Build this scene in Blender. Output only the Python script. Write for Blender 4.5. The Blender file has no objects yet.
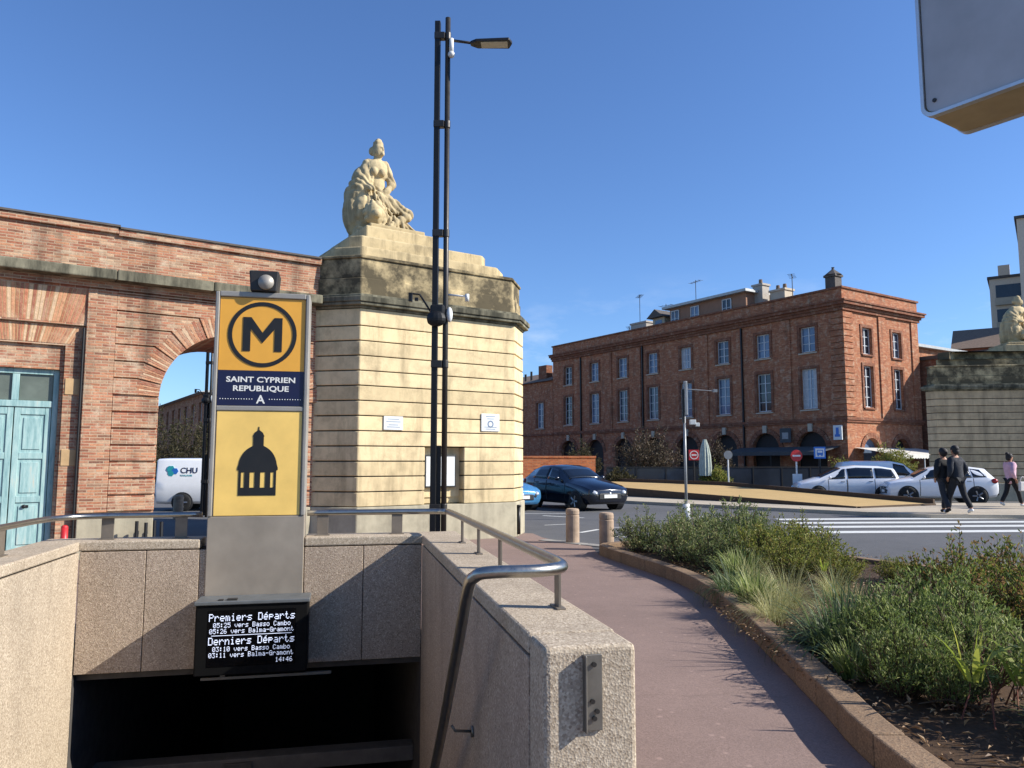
import bpy, bmesh, math, random
from mathutils import Vector, Matrix, Euler, noise as mnoise
from mathutils.geometry import tessellate_polygon
R = math.radians
rnd = random.Random(7)
sc = bpy.context.scene
COL = sc.collection

# ------------------------------------------------------------------ materials
def lin(h):
    h = h.lstrip('#')
    v = [int(h[i:i+2], 16)/255 for i in (0, 2, 4)]
    return tuple([x/12.92 if x <= .04045 else ((x+.055)/1.055)**2.4 for x in v]+[1])

class NT:
    def __init__(s, name):
        s.m = bpy.data.materials.new(name); s.m.use_nodes = True
        s.t = s.m.node_tree; s.n = s.t.nodes; s.l = s.t.links
        s.b = s.n['Principled BSDF']; s.out = s.n['Material Output']
    def add(s, typ, **kw):
        n = s.n.new(typ)
        for k, v in kw.items():
            if k.startswith('i_'):
                key = k[2:]
                key = int(key) if key.isdigit() else key.replace('_', ' ')
                n.inputs[key].default_value = v
            else: setattr(n, k, v)
        return n
    def link(s, a, b): s.l.new(a, b)
    def coord(s, kind='Object'):
        return s.add('ShaderNodeTexCoord').outputs[kind]
    def noise(s, vec, scale, detail=4, rough=.6, dist=0):
        n = s.add('ShaderNodeTexNoise', i_Scale=scale, i_Detail=detail, i_Roughness=rough, i_Distortion=dist)
        s.link(vec, n.inputs['Vector']); return n.outputs['Fac']
    def ramp(s, fac, stops, interp='LINEAR'):
        n = s.add('ShaderNodeValToRGB'); e = n.color_ramp.elements; n.color_ramp.interpolation = interp
        while len(e) < len(stops): e.new(.5)
        for el, (p, c) in zip(e, stops):
            el.position = p; el.color = c if len(c) == 4 else (*c, 1)
        s.link(fac, n.inputs[0]); return n.outputs[0]
    def mix(s, fac, a, b, mode='MIX'):
        n = s.add('ShaderNodeMix', data_type='RGBA', blend_type=mode)
        for sock, v in ((n.inputs[0], fac), (n.inputs[6], a), (n.inputs[7], b)):
            if hasattr(v, 'is_linked'): s.link(v, sock)
            else: sock.default_value = v
        return n.outputs[2]
    def mapping(s, vec, scale=(1, 1, 1), rot=(0, 0, 0)):
        n = s.add('ShaderNodeMapping'); n.inputs['Scale'].default_value = scale; n.inputs['Rotation'].default_value = rot
        s.link(vec, n.inputs['Vector']); return n.outputs[0]
    def bump(s, h, strength=.3, dist=.01):
        n = s.add('ShaderNodeBump', i_Strength=strength, i_Distance=dist)
        s.link(h, n.inputs['Height']); s.link(n.outputs[0], s.b.inputs['Normal'])
    def set(s, **kw):
        for k, v in kw.items(): s.b.inputs[k.replace('_', ' ')].default_value = v

def sc3(c, k): return tuple([x*k for x in c[:3]]+[1])

def plain(name, col, rough=.6, metal=0, var=.15, scale=6, bump=0, spec=.5, coat=0):
    m = NT(name); c = lin(col) if isinstance(col, str) else (*col, 1)
    v = m.coord(); f = m.noise(v, scale, 5)
    m.link(m.ramp(f, [(.3, sc3(c, 1-var)), (.7, sc3(c, 1+var))]), m.b.inputs['Base Color'])
    r = m.ramp(m.noise(v, scale*2.7, 3), [(.3, (rough*.85,)*3), (.7, (min(1, rough*1.15),)*3)])
    m.link(r, m.b.inputs['Roughness'])
    m.set(Metallic=metal, Specular_IOR_Level=spec, Coat_Weight=coat)
    if bump: m.bump(m.noise(v, scale*8, 4), bump, .005)
    return m.m

def wallcoord(m, both=False):
    v = m.coord(); s = m.add('ShaderNodeSeparateXYZ'); m.link(v, s.inputs[0])
    c = m.add('ShaderNodeCombineXYZ')
    if both:
        a = m.add('ShaderNodeMath', operation='ADD'); m.link(s.outputs[0], a.inputs[0]); m.link(s.outputs[1], a.inputs[1]); m.link(a.outputs[0], c.inputs[0])
    else: m.link(s.outputs[0], c.inputs[0])
    m.link(s.outputs[2], c.inputs[1])
    return v, c.outputs[0]

def brick(name, cols, mortar, bw, rh, ms, both=False, bump=.5, dirt=None, rot=None):
    m = NT(name); v, w = wallcoord(m, both)
    if rot: w = m.mapping(w, rot=(0, 0, rot))
    # small wobble so that courses are not ruler straight
    nz = m.add('ShaderNodeTexNoise', i_Scale=3.0, i_Detail=2); m.link(w, nz.inputs['Vector'])
    vm = m.add('ShaderNodeVectorMath', operation='MULTIPLY_ADD'); m.link(nz.outputs['Color'], vm.inputs[0]); vm.inputs[1].default_value = (.02, .014, 0); m.link(w, vm.inputs[2])
    b = m.add('ShaderNodeTexBrick', offset=.5, squash=1)
    b.inputs['Color1'].default_value = (0, 0, 0, 1); b.inputs['Color2'].default_value = (1, 1, 1, 1); b.inputs['Mortar'].default_value = (.5, .5, .5, 1)
    b.inputs['Scale'].default_value = 1; b.inputs['Brick Width'].default_value = bw; b.inputs['Row Height'].default_value = rh
    b.inputs['Mortar Size'].default_value = ms; b.inputs['Mortar Smooth'].default_value = .3; b.inputs['Bias'].default_value = 0
    m.link(vm.outputs[0], b.inputs['Vector'])
    n = len(cols)
    base = m.ramp(b.outputs['Color'], [((i+.5)/n, lin(c)) for i, c in enumerate(cols)])
    big = m.noise(v, 1.1, 5)
    base = m.mix(m.ramp(big, [(.35, (0, 0, 0)), (.7, (.45,)*3)]), base, lin(cols[0]))
    mot = m.noise(m.mapping(v, (1, 1, 2.2)), 3.4, 5, .7)
    base = m.mix(.75, base, m.ramp(mot, [(.3, (.6,)*3), (.5, (1,)*3), (.72, (1.35, 1.3, 1.22))]), 'MULTIPLY')
    fine = m.noise(v, 30, 3)
    base = m.mix(.5, base, m.ramp(fine, [(.3, (.55,)*3), (.7, (1.3,)*3)]), 'MULTIPLY')
    mcol = m.mix(m.noise(v, 2.3, 3), lin(mortar), sc3(lin(mortar), .6))
    base = m.mix(b.outputs['Fac'], base, mcol)
    if dirt:
        bl_ = m.noise(v, 2.7, 7, .75)
        base = m.mix(m.ramp(bl_, [(.52, (0, 0, 0)), (.68, (dirt*1.1,)*3)]), base, lin('#c9b79c'))
        st = m.noise(m.mapping(v, (1.2, 1.2, .25)), 1.6, 6)
        base = m.mix(m.ramp(st, [(.52, (0, 0, 0)), (.72, (dirt,)*3)]), base, lin('#3c352e'))
    m.link(base, m.b.inputs['Base Color']); m.set(Roughness=.9, Specular_IOR_Level=.2)
    inv = m.add('ShaderNodeMath', operation='SUBTRACT'); inv.inputs[0].default_value = 1; m.link(b.outputs['Fac'], inv.inputs[1])
    ad = m.add('ShaderNodeMath', operation='MULTIPLY_ADD'); m.link(fine, ad.inputs[0]); ad.inputs[1].default_value = .5; m.link(inv.outputs[0], ad.inputs[2])
    m.bump(ad.outputs[0], bump, .012)
    return m.m

def stone(name, col, dark, amt=.6, lo=.5, hi=.75, streak=True, bump=.25):
    m = NT(name); v = m.coord(); c = lin(col)
    f = m.noise(v, 4, 6)
    base = m.ramp(f, [(.3, sc3(c, .82)), (.5, c), (.72, sc3(c, 1.12))])
    st = m.noise(m.mapping(v, (2.2, 2.2, .35) if streak else (1, 1, 1)), 1.5, 7, .65)
    base = m.mix(m.ramp(st, [(lo, (0, 0, 0)), (hi, (amt,)*3)]), base, lin(dark))
    g = m.add('ShaderNodeNewGeometry')
    base = m.mix(1, base, m.ramp(g.outputs['Random Per Island'], [(0, (.86, .85, .83)), (.5, (1, 1, 1)), (1, (1.08, 1.06, 1.03))]), 'MULTIPLY')
    blot = m.noise(v, 1.3, 9, .78)
    base = m.mix(m.ramp(blot, [(.5, (0, 0, 0)), (.68, (amt*.6,)*3)]), base, lin(dark))
    m.link(base, m.b.inputs['Base Color']); m.set(Roughness=.9, Specular_IOR_Level=.2)
    m.bump(m.noise(v, 26, 6, .7), bump, .01)
    return m.m

def speckle(name, cols, scale=160, stain='#4a4038', amt=.3, bump=.4):
    m = NT(name); v = m.coord()
    vo = m.add('ShaderNodeTexVoronoi', i_Scale=scale); m.link(v, vo.inputs['Vector'])
    sp = m.add('ShaderNodeSeparateColor'); m.link(vo.outputs['Color'], sp.inputs[0])
    n = len(cols)
    base = m.ramp(sp.outputs[0], [((i+.5)/n, lin(c)) for i, c in enumerate(cols)])
    st = m.noise(m.mapping(v, (1, 1, .3)), 2.2, 6)
    base = m.mix(m.ramp(st, [(.45, (0, 0, 0)), (.75, (amt,)*3)]), base, lin(stain))
    m.link(base, m.b.inputs['Base Color']); m.set(Roughness=.85, Specular_IOR_Level=.3)
    m.bump(vo.outputs['Distance'], bump, .004)
    return m.m

def ground_mat(name, col, var=.25, patch='#000000', pamt=.2, scale=90):
    m = NT(name); v = m.coord(); c = lin(col)
    g = m.noise(v, scale, 3, .8); big = m.noise(v, .35, 6, .6)
    base = m.ramp(g, [(.3, sc3(c, 1-var)), (.7, sc3(c, 1+var))])
    base = m.mix(m.ramp(big, [(.4, (0, 0, 0)), (.7, (pamt,)*3)]), base, lin(patch))
    base = m.mix(m.ramp(m.noise(v, 2.2, 6, .7), [(.45, (0, 0, 0)), (.75, (.22,)*3)]), base, sc3(c, 1.5))
    spots = m.add('ShaderNodeTexVoronoi', i_Scale=1.7); m.link(v, spots.inputs['Vector'])
    base = m.mix(m.ramp(spots.outputs['Distance'], [(.02, (.5,)*3), (.05, (0, 0, 0))]), base, sc3(c, .5))
    wob = m.add('ShaderNodeTexNoise', i_Scale=1.3, i_Detail=5); m.link(v, wob.inputs['Vector'])
    wv = m.add('ShaderNodeVectorMath', operation='MULTIPLY_ADD'); m.link(wob.outputs['Color'], wv.inputs[0]); wv.inputs[1].default_value = (.9, .9, 0); m.link(v, wv.inputs[2])
    ck = m.add('ShaderNodeTexVoronoi', feature='DISTANCE_TO_EDGE', i_Scale=.3); m.link(wv.outputs[0], ck.inputs['Vector'])
    base = m.mix(m.ramp(ck.outputs['Distance'], [(.001, (.22,)*3), (.005, (0, 0, 0))]), base, sc3(c, .5))
    sp2 = m.add('ShaderNodeTexVoronoi', i_Scale=5.5); m.link(v, sp2.inputs['Vector'])
    base = m.mix(m.ramp(sp2.outputs['Distance'], [(.05, (.4,)*3), (.12, (0, 0, 0))]), base, sc3(c, 1.9))
    m.link(base, m.b.inputs['Base Color']); m.set(Roughness=.9, Specular_IOR_Level=.25)
    m.bump(g, .45, .006)
    return m.m

def leafmat(name, cols, trans=.42, rough=.55):
    m = NT(name)
    g = m.add('ShaderNodeNewGeometry')
    n = len(cols)
    base = m.ramp(g.outputs['Random Per Island'], [((i+.5)/n, lin(c)) for i, c in enumerate(cols)])
    m.link(base, m.b.inputs['Base Color']); m.set(Roughness=rough, Specular_IOR_Level=.35)
    t = m.add('ShaderNodeBsdfTranslucent'); m.link(base, t.inputs[0])
    mx = m.add('ShaderNodeMixShader'); mx.inputs[0].default_value = trans
    m.link(m.b.outputs[0], mx.inputs[1]); m.link(t.outputs[0], mx.inputs[2]); m.link(mx.outputs[0], m.out.inputs[0])
    return m.m

def emit(name, col, s):
    m = NT(name); m.set(Base_Color=lin(col), Emission_Color=lin(col), Emission_Strength=s); return m.m

M = {}
M['asphalt'] = ground_mat('asphalt', '#5d5d5e', .3, '#3b3b3c', .35)
M['path'] = ground_mat('red asphalt', '#857168', .3, '#685850', .45)
M['pavement'] = ground_mat('pale paving', '#b3a692', .2, '#6b6459', .4, 40)
M['sand'] = ground_mat('sand', '#b89a68', .18, '#9c8050', .4, 40)
M['soil'] = ground_mat('soil', '#4a3828', .45, '#2a2018', .5, 35)
M['kerb'] = speckle('kerb stone', ['#8a7056', '#7b644e', '#9a8064', '#6d5a48'], 120, '#4c4034', .5)
M['greykerb'] = plain('grey kerb', '#8c8880', .85, var=.2, bump=.3)
M['paint'] = plain('white road paint', '#c9c9c4', .8, var=.12, scale=9)
M['arcade'] = brick('arcade brick', ['#9a6550', '#b47c60', '#bd8a68', '#a06c50', '#c8aa8a', '#785646', '#b4765a', '#b29478', '#945e48'], '#c2a98c', .215, .0465, .007, dirt=.6)
M['vous'] = brick('arcade brick radial', ['#a5532f', '#c87a4c', '#d3a06c', '#b5633c', '#8d4a30'], '#b79a7c', .062, .3, .009, dirt=.25)
def _fan():
    m = NT('radial bricks'); v = m.coord(); g = m.add('ShaderNodeNewGeometry')
    cs = ['#9a6550', '#b47c60', '#bd8a68', '#a06c50', '#c8aa8a', '#a8745a', '#b4765a', '#b29478']
    base = m.ramp(g.outputs['Random Per Island'], [((i+.5)/len(cs), lin(c)) for i, c in enumerate(cs)], 'CONSTANT')
    base = m.mix(.7, base, m.ramp(m.noise(v, 14, 6, .75), [(.3, (.55,)*3), (.7, (1.3,)*3)]), 'MULTIPLY')
    base = m.mix(m.ramp(m.noise(v, 2.7, 7, .75), [(.48, (0, 0, 0)), (.66, (.6,)*3)]), base, lin('#c2a98c'))
    m.link(base, m.b.inputs['Base Color']); m.set(Roughness=.9, Specular_IOR_Level=.2); m.bump(m.noise(v, 40, 4), .6, .01); return m.m
M['fan'] = _fan()
M['facade'] = brick('town house brick', ['#9a5a40', '#aa6a48', '#b27452', '#a05e42', '#bc8866'], '#aa886c', .30, .07, .008, both=True, bump=.3, dirt=.5)
M['facade_trim'] = brick('town house trim brick', ['#7c4c38', '#8a5640', '#8e5e48'], '#866854', .30, .07, .008, both=True, bump=.3, dirt=.3)
M['rough_brick'] = brick('low wall brick', ['#b5633c', '#c87a4c', '#b97048', '#a85a38'], '#b08a6a', .25, .07, .01, bump=.4)
M['lime'] = stone('cream limestone', '#dac59b', '#6f6049', .7, .50, .78)
M['lime_dirty'] = stone('weathered limestone', '#c6b288', '#38342b', .88, .36, .54, streak=False)
M['plinth'] = stone('grey stone plinth', '#aaa28c', '#6d675a', .6, .45, .75)
M['cornice'] = stone('lichen grey cornice', '#88836f', '#33332b', .88, .40, .62)
M['lime_grey'] = stone('grey limestone', '#c2ab88', '#5a5144', .65, .46, .78)
M['statue'] = stone('statue stone', '#c0ad86', '#4f4638', .7, .5, .72, streak=True, bump=.5)
M['darkgap'] = plain('dark joint', '#2a2420', .95)
M['quoin'] = plain('yellow quoin stone', '#b0926a', .9, bump=.3)
M['door_blue'] = NT('weathered blue paint').m
def _doorm():
    m = NT('weathered blue paint'); v = m.coord()
    f = m.noise(m.mapping(v, (6, 6, .8)), 2.5, 7, .7)
    b = m.ramp(f, [(.28, lin('#5f8688')), (.48, lin('#8aaaa8')), (.6, lin('#9db8b4')), (.74, lin('#b4b0a0'))])
    m.link(b, m.b.inputs['Base Color']); m.set(Roughness=.7); m.bump(f, .3, .004); return m.m
M['door_blue'] = _doorm()
M['door_dark'] = plain('dark blue paint', '#3e6a78', .7)
M['oldglass'] = plain('dusty glass', '#5b6258', .25, var=.25, scale=3)
M['granite'] = speckle('washed concrete panel', ['#a08d7c', '#b8a48f', '#82725f', '#c8b6a0', '#907e6c', '#ab9883'], 120, '#64574a', .42)
M['granite_light'] = speckle('washed concrete coping', ['#aa9a85', '#bcac95', '#8a7a67', '#c9baa3', '#9e8e79'], 120, '#6c5f50', .42)
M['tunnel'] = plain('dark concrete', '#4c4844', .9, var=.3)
M['step'] = plain('stair stone', '#6b655c', .8, var=.2)
M['steel'] = plain('brushed steel', '#a5a199', .32, 1, var=.1, scale=20)
M['steel_dull'] = plain('dull steel plate', '#827c72', .5, .8, var=.15, scale=8)
M['post'] = plain('brown grey post', '#7a7064', .55, .5)
M['alu'] = plain('aluminium frame', '#9c968c', .5, .35, var=.08)
M['totem'] = plain('grey totem cladding', '#978c7d', .5, .25, var=.15, scale=3)
M['orange'] = plain('orange sign face', '#e3a43c', .4, var=.04)
M['navy'] = plain('navy sign band', '#14163a', .35, var=.05)
M['yellow'] = plain('yellow sign face', '#efc66c', .42, var=.1, scale=3, bump=0)
M['black'] = plain('black paint', '#151515', .5)
M['white_letter'] = plain('white lettering', '#e4e2da', .5, var=.03)
M['casing'] = plain('black display casing', '#070707', .75, spec=.2)
M['casing_top'] = plain('grey display hood', '#6f7272', .5, .4)
M['screen'] = plain('black glass screen', '#050507', .15, var=0)
M['led'] = emit('lit led letters', '#dfe8ff', .42)
M['pole'] = plain('bronze lamp post paint', '#3b3835', .45, .5)
M['pole_dark'] = plain('dark lamp post paint', '#1d1d1e', .5, .3)
M['lampglass'] = plain('lamp lens', '#a5a493', .3)
M['white_plastic'] = plain('white plastic', '#d2d2ce', .4, var=.05)
M['plaque'] = plain('white enamel plaque', '#d6d8d6', .35, var=.05)
M['grey_letter'] = plain('grey blue lettering', '#6d7c90', .6)
M['paper'] = plain('white paper', '#dcdcd8', .7, var=.06)
M['bollard'] = plain('beige concrete bollard', '#a08a74', .9, var=.25, scale=5, bump=.3)
M['lightbox'] = plain('grey light box face', '#a9abad', .5, var=.16, scale=3.2)
M['lightbox_under'] = plain('yellowed light box underside', '#a39874', .6, var=.2, scale=5)
M['lightbox_edge'] = plain('metal light box edge', '#c7c8c8', .35, .6)
M['red'] = plain('red paint', '#b3252a', .45)
M['sign_red'] = plain('no entry red', '#b8262a', .4, var=.05)
M['sign_blue'] = plain('sign blue', '#2f6fc0', .4, var=.05)
M['sign_white'] = plain('sign white', '#dcdcd8', .4, var=.03)
M['sign_grey'] = plain('sign back grey', '#8c8e8e', .5, .3)
M['winframe'] = plain('white window paint', '#c4c6c6', .5)
M['winglass'] = plain('window glass', '#5f6f86', .08, var=.35, scale=.9)
M['winglass_dark'] = plain('dark window glass', '#2b3038', .08, var=.3, scale=.9)
M['winglass_pale'] = plain('pale curtained window glass', '#8490a0', .1, var=.3, scale=.7)  # paler pane tone for curtained windows, nothing lit behind them
M['winglass_mid'] = plain('mid grey window glass', '#46505e', .08, var=.4, scale=1.1)
M['curtain'] = plain('white curtain', '#b9bbbb', .8, var=.2, scale=5)
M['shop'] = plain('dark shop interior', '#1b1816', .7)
M['roof'] = plain('grey brown roof', '#57504a', .85, var=.2)
M['roof_light'] = plain('pale metal roof', '#a9aaa6', .5, .2)
M['roof_tile'] = plain('terracotta roof', '#74604f', .85, var=.25)
M['render_orange'] = plain('orange render', '#94705a', .9, var=.12, scale=2)
M['render_cream'] = plain('cream render', '#b9ac97', .9, var=.12, scale=2)
M['render_white'] = plain('pale render', '#a8a095', .9, var=.1)
M['concrete_block'] = plain('beige apartment concrete', '#d8c4ac', .9, var=.1)
M['awning_blue'] = plain('grey blue awning cloth', '#4b4c4c', .95)
M['awning_white'] = plain('off white awning cloth', '#c8c4ba', .85)
M['parasol'] = plain('pale green grey parasol cloth', '#a9b0a4', .85)
M['tyre'] = plain('tyre rubber', '#161616', .85)
M['rim'] = plain('alloy rim', '#9a9c9e', .35, .8)
M['carglass'] = plain('car glass', '#10141a', .05, var=.1, spec=.8)
M['headlamp'] = plain('headlamp glass', '#c9ced2', .1, .3)
M['taillamp'] = plain('red tail lamp', '#8c1d20', .2)
M['plate'] = plain('number plate', '#dadad6', .5, var=.02)
M['trim'] = plain('black plastic trim', '#1b1c1e', .6)
M['car_black'] = plain('dark navy car paint', '#0c1220', .2, .2, var=.05, coat=.8)
M['car_blue'] = plain('light blue car paint', '#4a86b4', .25, .3, var=.05, coat=.8)
M['car_white'] = plain('white car paint', '#e4e5e6', .3, 0, var=.03, coat=.8)
M['teal'] = plain('teal logo', '#2c9aa0', .5)
M['skin'] = plain('skin', '#a8765a', .6, var=.05)
M['hair'] = plain('dark hair', '#1c1613', .7)
M['cloth_black'] = plain('black coat cloth', '#15161a', .9, var=.2, scale=14)
M['cloth_navy'] = plain('charcoal jacket cloth', '#22252c', .9, var=.2, scale=14)
M['cloth_pink'] = plain('pale pink jacket cloth', '#c9a2ae', .9, var=.12, scale=14)
M['cloth_white'] = plain('white bag cloth', '#d0ccc8', .9)
M['cloth_red'] = plain('red bag leather', '#b83a48', .6)
M['shoe_white'] = plain('white trainers', '#d4d2cc', .7)
M['leaf_sage'] = leafmat('sage leaves', ['#586840', '#74824c', '#8e965a', '#667444', '#aca87a'])
M['leaf_olive'] = leafmat('olive leaves', ['#5e692e', '#848c40', '#a4a250', '#707836', '#96864c'])
M['leaf_green'] = leafmat('rosemary green leaves', ['#586a36', '#768646', '#96a25c', '#66783c', '#b0b47a'])
M['leaf_red'] = leafmat('dark reddish green leaves', ['#56682e', '#728038', '#8a9244', '#84683c', '#9c7a52'])
M['leaf_strap'] = leafmat('dark strap leaves', ['#3c4e30', '#52663e', '#6e7e50', '#445634'])
M['leaf_lime'] = leafmat('yellow green broad leaves', ['#84943c', '#a4b048', '#c2c05c', '#94a040'])
M['straw'] = leafmat('blond grass', ['#a8a266', '#c0b880', '#92945a', '#d0ca98', '#808c50'], .3)
M['twig'] = leafmat('brown twigs', ['#4b3c2e', '#5d4c38', '#6b5a44', '#57503a'], .1)
M['hedge'] = leafmat('olive hedge leaves', ['#3c3a24', '#504c30', '#625a3c', '#45422a'])
M['wood'] = plain('shrub wood', '#4d3c2c', .9)
M['litter'] = leafmat('dry litter', ['#6b5138', '#8a6c4c', '#a58a66', '#4d3a28', '#917350'], .1)

# ------------------------------------------------------------------ mesh helpers
class B:
    def __init__(s): s.bm = bmesh.new()
    def face(s, pts):
        return s.bm.faces.new([s.bm.verts.new(p) for p in pts])
    def box(s, x0, x1, y0, y1, z0, z1):
        v = [s.bm.verts.new(p) for p in ((x0,y0,z0),(x1,y0,z0),(x1,y1,z0),(x0,y1,z0),(x0,y0,z1),(x1,y0,z1),(x1,y1,z1),(x0,y1,z1))]
        for f in ((3,2,1,0),(4,5,6,7),(0,1,5,4),(1,2,6,5),(2,3,7,6),(3,0,4,7)): s.bm.faces.new([v[i] for i in f])
        return s
    def prism(s, poly, f0, f1, cap=True):
        """poly: 2-D points; f0,f1 map (a,b)->xyz for the two ends"""
        a = [s.bm.verts.new(f0(*p)) for p in poly]; b = [s.bm.verts.new(f1(*p)) for p in poly]
        n = len(poly)
        for i in range(n): s.bm.faces.new((a[i], a[(i+1) % n], b[(i+1) % n], b[i]))
        if cap:
            tri = tessellate_polygon([[Vector((p[0], p[1], 0)) for p in poly]])
            for t in tri:
                try: s.bm.faces.new([a[i] for i in t]); s.bm.faces.new([b[i] for i in reversed(t)])
                except ValueError: pass
        return s
    def up(s, poly, z0, z1): return s.prism(poly, lambda x, y: (x, y, z0), lambda x, y: (x, y, z1))
    def wall(s, poly, y0, y1): return s.prism(poly, lambda x, z: (x, y0, z), lambda x, z: (x, y1, z))
    def side(s, poly, x0, x1): return s.prism(poly, lambda y, z: (x0, y, z), lambda y, z: (x1, y, z))
    def cyl(s, p0, p1, r0, r1=None, n=14, cap=True):
        r1 = r0 if r1 is None else r1
        p0, p1 = Vector(p0), Vector(p1); d = (p1-p0).normalized()
        a = d.orthogonal().normalized(); b = d.cross(a)
        A = [s.bm.verts.new(p0+(a*math.cos(2*math.pi*i/n)+b*math.sin(2*math.pi*i/n))*r0) for i in range(n)]
        C = [s.bm.verts.new(p1+(a*math.cos(2*math.pi*i/n)+b*math.sin(2*math.pi*i/n))*r1) for i in range(n)]
        for i in range(n): s.bm.faces.new((A[i], A[(i+1) % n], C[(i+1) % n], C[i]))
        if cap: s.bm.faces.new(A[::-1]); s.bm.faces.new(C)
        return s
    def tube(s, pts, r, n=10):
        pts = [Vector(p) for p in pts]; rings = []; ref = None
        rr = r if isinstance(r, (list, tuple)) else [r]*len(pts)
        for i, p in enumerate(pts):
            d = (pts[min(i+1, len(pts)-1)]-pts[max(i-1, 0)]).normalized()
            if ref is None: ref = d.orthogonal().normalized()
            a = (ref-d*ref.dot(d)).normalized(); ref = a; b = d.cross(a)
            rings.append([s.bm.verts.new(p+(a*math.cos(2*math.pi*k/n)+b*math.sin(2*math.pi*k/n))*rr[i]) for k in range(n)])
        for A, C in zip(rings, rings[1:]):
            for k in range(n): s.bm.faces.new((A[k], A[(k+1) % n], C[(k+1) % n], C[k]))
        s.bm.faces.new(rings[0][::-1]); s.bm.faces.new(rings[-1]); return s
    def ball(s, c, r, sx=1, sy=1, sz=1, rot=None, u=14, v=10):
        mt = Matrix.Translation(c)
        if rot: mt = mt @ Euler(rot).to_matrix().to_4x4()
        mt = mt @ Matrix.Diagonal((sx*r, sy*r, sz*r, 1))
        N = s.bm.verts.new; top, bot = N(mt @ Vector((0, 0, 1))), N(mt @ Vector((0, 0, -1)))
        rings = [[N(mt @ Vector((math.sin(math.pi*j/v)*math.cos(math.tau*i/u), math.sin(math.pi*j/v)*math.sin(math.tau*i/u), math.cos(math.pi*j/v)))) for i in range(u)] for j in range(1, v)]
        Fn = s.bm.faces.new
        for i in range(u):
            k = (i+1) % u
            Fn((top, rings[0][i], rings[0][k])); Fn((bot, rings[-1][k], rings[-1][i]))
            for A, C in zip(rings, rings[1:]): Fn((A[i], C[i], C[k], A[k]))
        return s
    def lathe(s, prof, n=20, c=(0, 0, 0)):
        rings = [[s.bm.verts.new((c[0]+r*math.cos(2*math.pi*k/n), c[1]+r*math.sin(2*math.pi*k/n), c[2]+z)) for k in range(n)] for r, z in prof]
        for A, C in zip(rings, rings[1:]):
            for k in range(n): s.bm.faces.new((A[k], A[(k+1) % n], C[(k+1) % n], C[k]))
        s.bm.faces.new(rings[0][::-1]); s.bm.faces.new(rings[-1]); return s
    def build(s, name, mat, parent=None, smooth=False, bevel=0, seg=2, recalc=True):
        if recalc: bmesh.ops.recalc_face_normals(s.bm, faces=s.bm.faces[:])
        me = bpy.data.meshes.new(name); s.bm.to_mesh(me); s.bm.free()
        return mk(name, me, mat, parent, smooth, bevel, seg)

def mk(name, me, mat, parent=None, smooth=False, bevel=0, seg=2):
    o = bpy.data.objects.new(name, me); COL.objects.link(o)
    if mat is not None: me.materials.append(M[mat] if isinstance(mat, str) else mat)
    if parent is not None: o.parent = parent
    if smooth:
        for p in me.polygons: p.use_smooth = True
    if bevel:
        md = o.modifiers.new('bevel', 'BEVEL'); md.width = bevel; md.segments = seg; md.limit_method = 'ANGLE'; md.angle_limit = R(40)
        md.harden_normals = False
    return o

def tag(o, label=None, cat=None, group=None, kind=None):
    if label: o['label'] = label
    if cat: o['category'] = cat
    if group: o['group'] = group
    if kind: o['kind'] = kind
    return o
def thing(name, label, cat, loc=(0, 0, 0), rz=0, group=None):
    o = bpy.data.objects.new(name, None); COL.objects.link(o); o.empty_display_size = .2
    o.location = loc; o.rotation_euler = (0, 0, rz)
    return tag(o, label, cat, group)
def copy_tree(o, parent=None):
    c = o.copy(); COL.objects.link(c); c.parent = parent
    for ch in list(o.children): copy_tree(ch, c)
    return c
TMP = bpy.data.scenes.new('temporary')
def evalmesh(o):
    TMP.collection.objects.link(o); COL.objects.unlink(o)
    TMP.view_layers[0].update()
    dg = TMP.view_layers[0].depsgraph
    me = bpy.data.meshes.new_from_object(o.evaluated_get(dg)); old = o.data
    bpy.data.objects.remove(o)
    return me
def text(name, body, size, loc, rot, parent, mat, ext=.002, align='CENTER', bold=0, sx=1, spacing=1):
    cu = bpy.data.curves.new(name, 'FONT'); cu.body = body; cu.size = size; cu.extrude = ext; cu.align_x = align
    cu.offset = bold*size; cu.space_character = spacing; cu.resolution_u = 3; cu.space_line = 1.0
    o = bpy.data.objects.new(name, cu); COL.objects.link(o)
    me = evalmesh(o)
    me.materials.clear()
    q = mk(name, me, mat, parent); q.location = loc; q.rotation_euler = rot; q.scale = (sx, 1, 1)
    return q
FRONT = (R(90), 0, 0)     # lettering that reads from local -Y

def smooth_path(pts, n=6):
    """Catmull-Rom"""
    P = [Vector(p) for p in pts]; P = [P[0]*2-P[1]]+P+[P[-1]*2-P[-2]]; out = []
    for i in range(1, len(P)-2):
        for k in range(n):
            t = k/n
            out.append(.5*((2*P[i])+(P[i+1]-P[i-1])*t+(2*P[i-1]-5*P[i]+4*P[i+1]-P[i+2])*t*t+(3*P[i]-P[i-1]-3*P[i+1]+P[i+2])*t**3))
    out.append(P[-2]); return out

# frames of the place: azimuths from the camera axis (+Y)
PR = Vector((.06, 16.24, 0)); RZ_M = R(90-56.5)        # street frame: local x along the arcade front, y behind it
MO = Vector((-.83, 7.21, 0)); RZ_N = R(90-77.7)        # stair frame: local x along the far wall, y away from the camera
def toM(x, y, z=0): return PR + Matrix.Rotation(RZ_M, 3, 'Z') @ Vector((x, y, z))
def toN(x, y, z=0): return MO + Matrix.Rotation(RZ_N, 3, 'Z') @ Vector((x, y, z))

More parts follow.
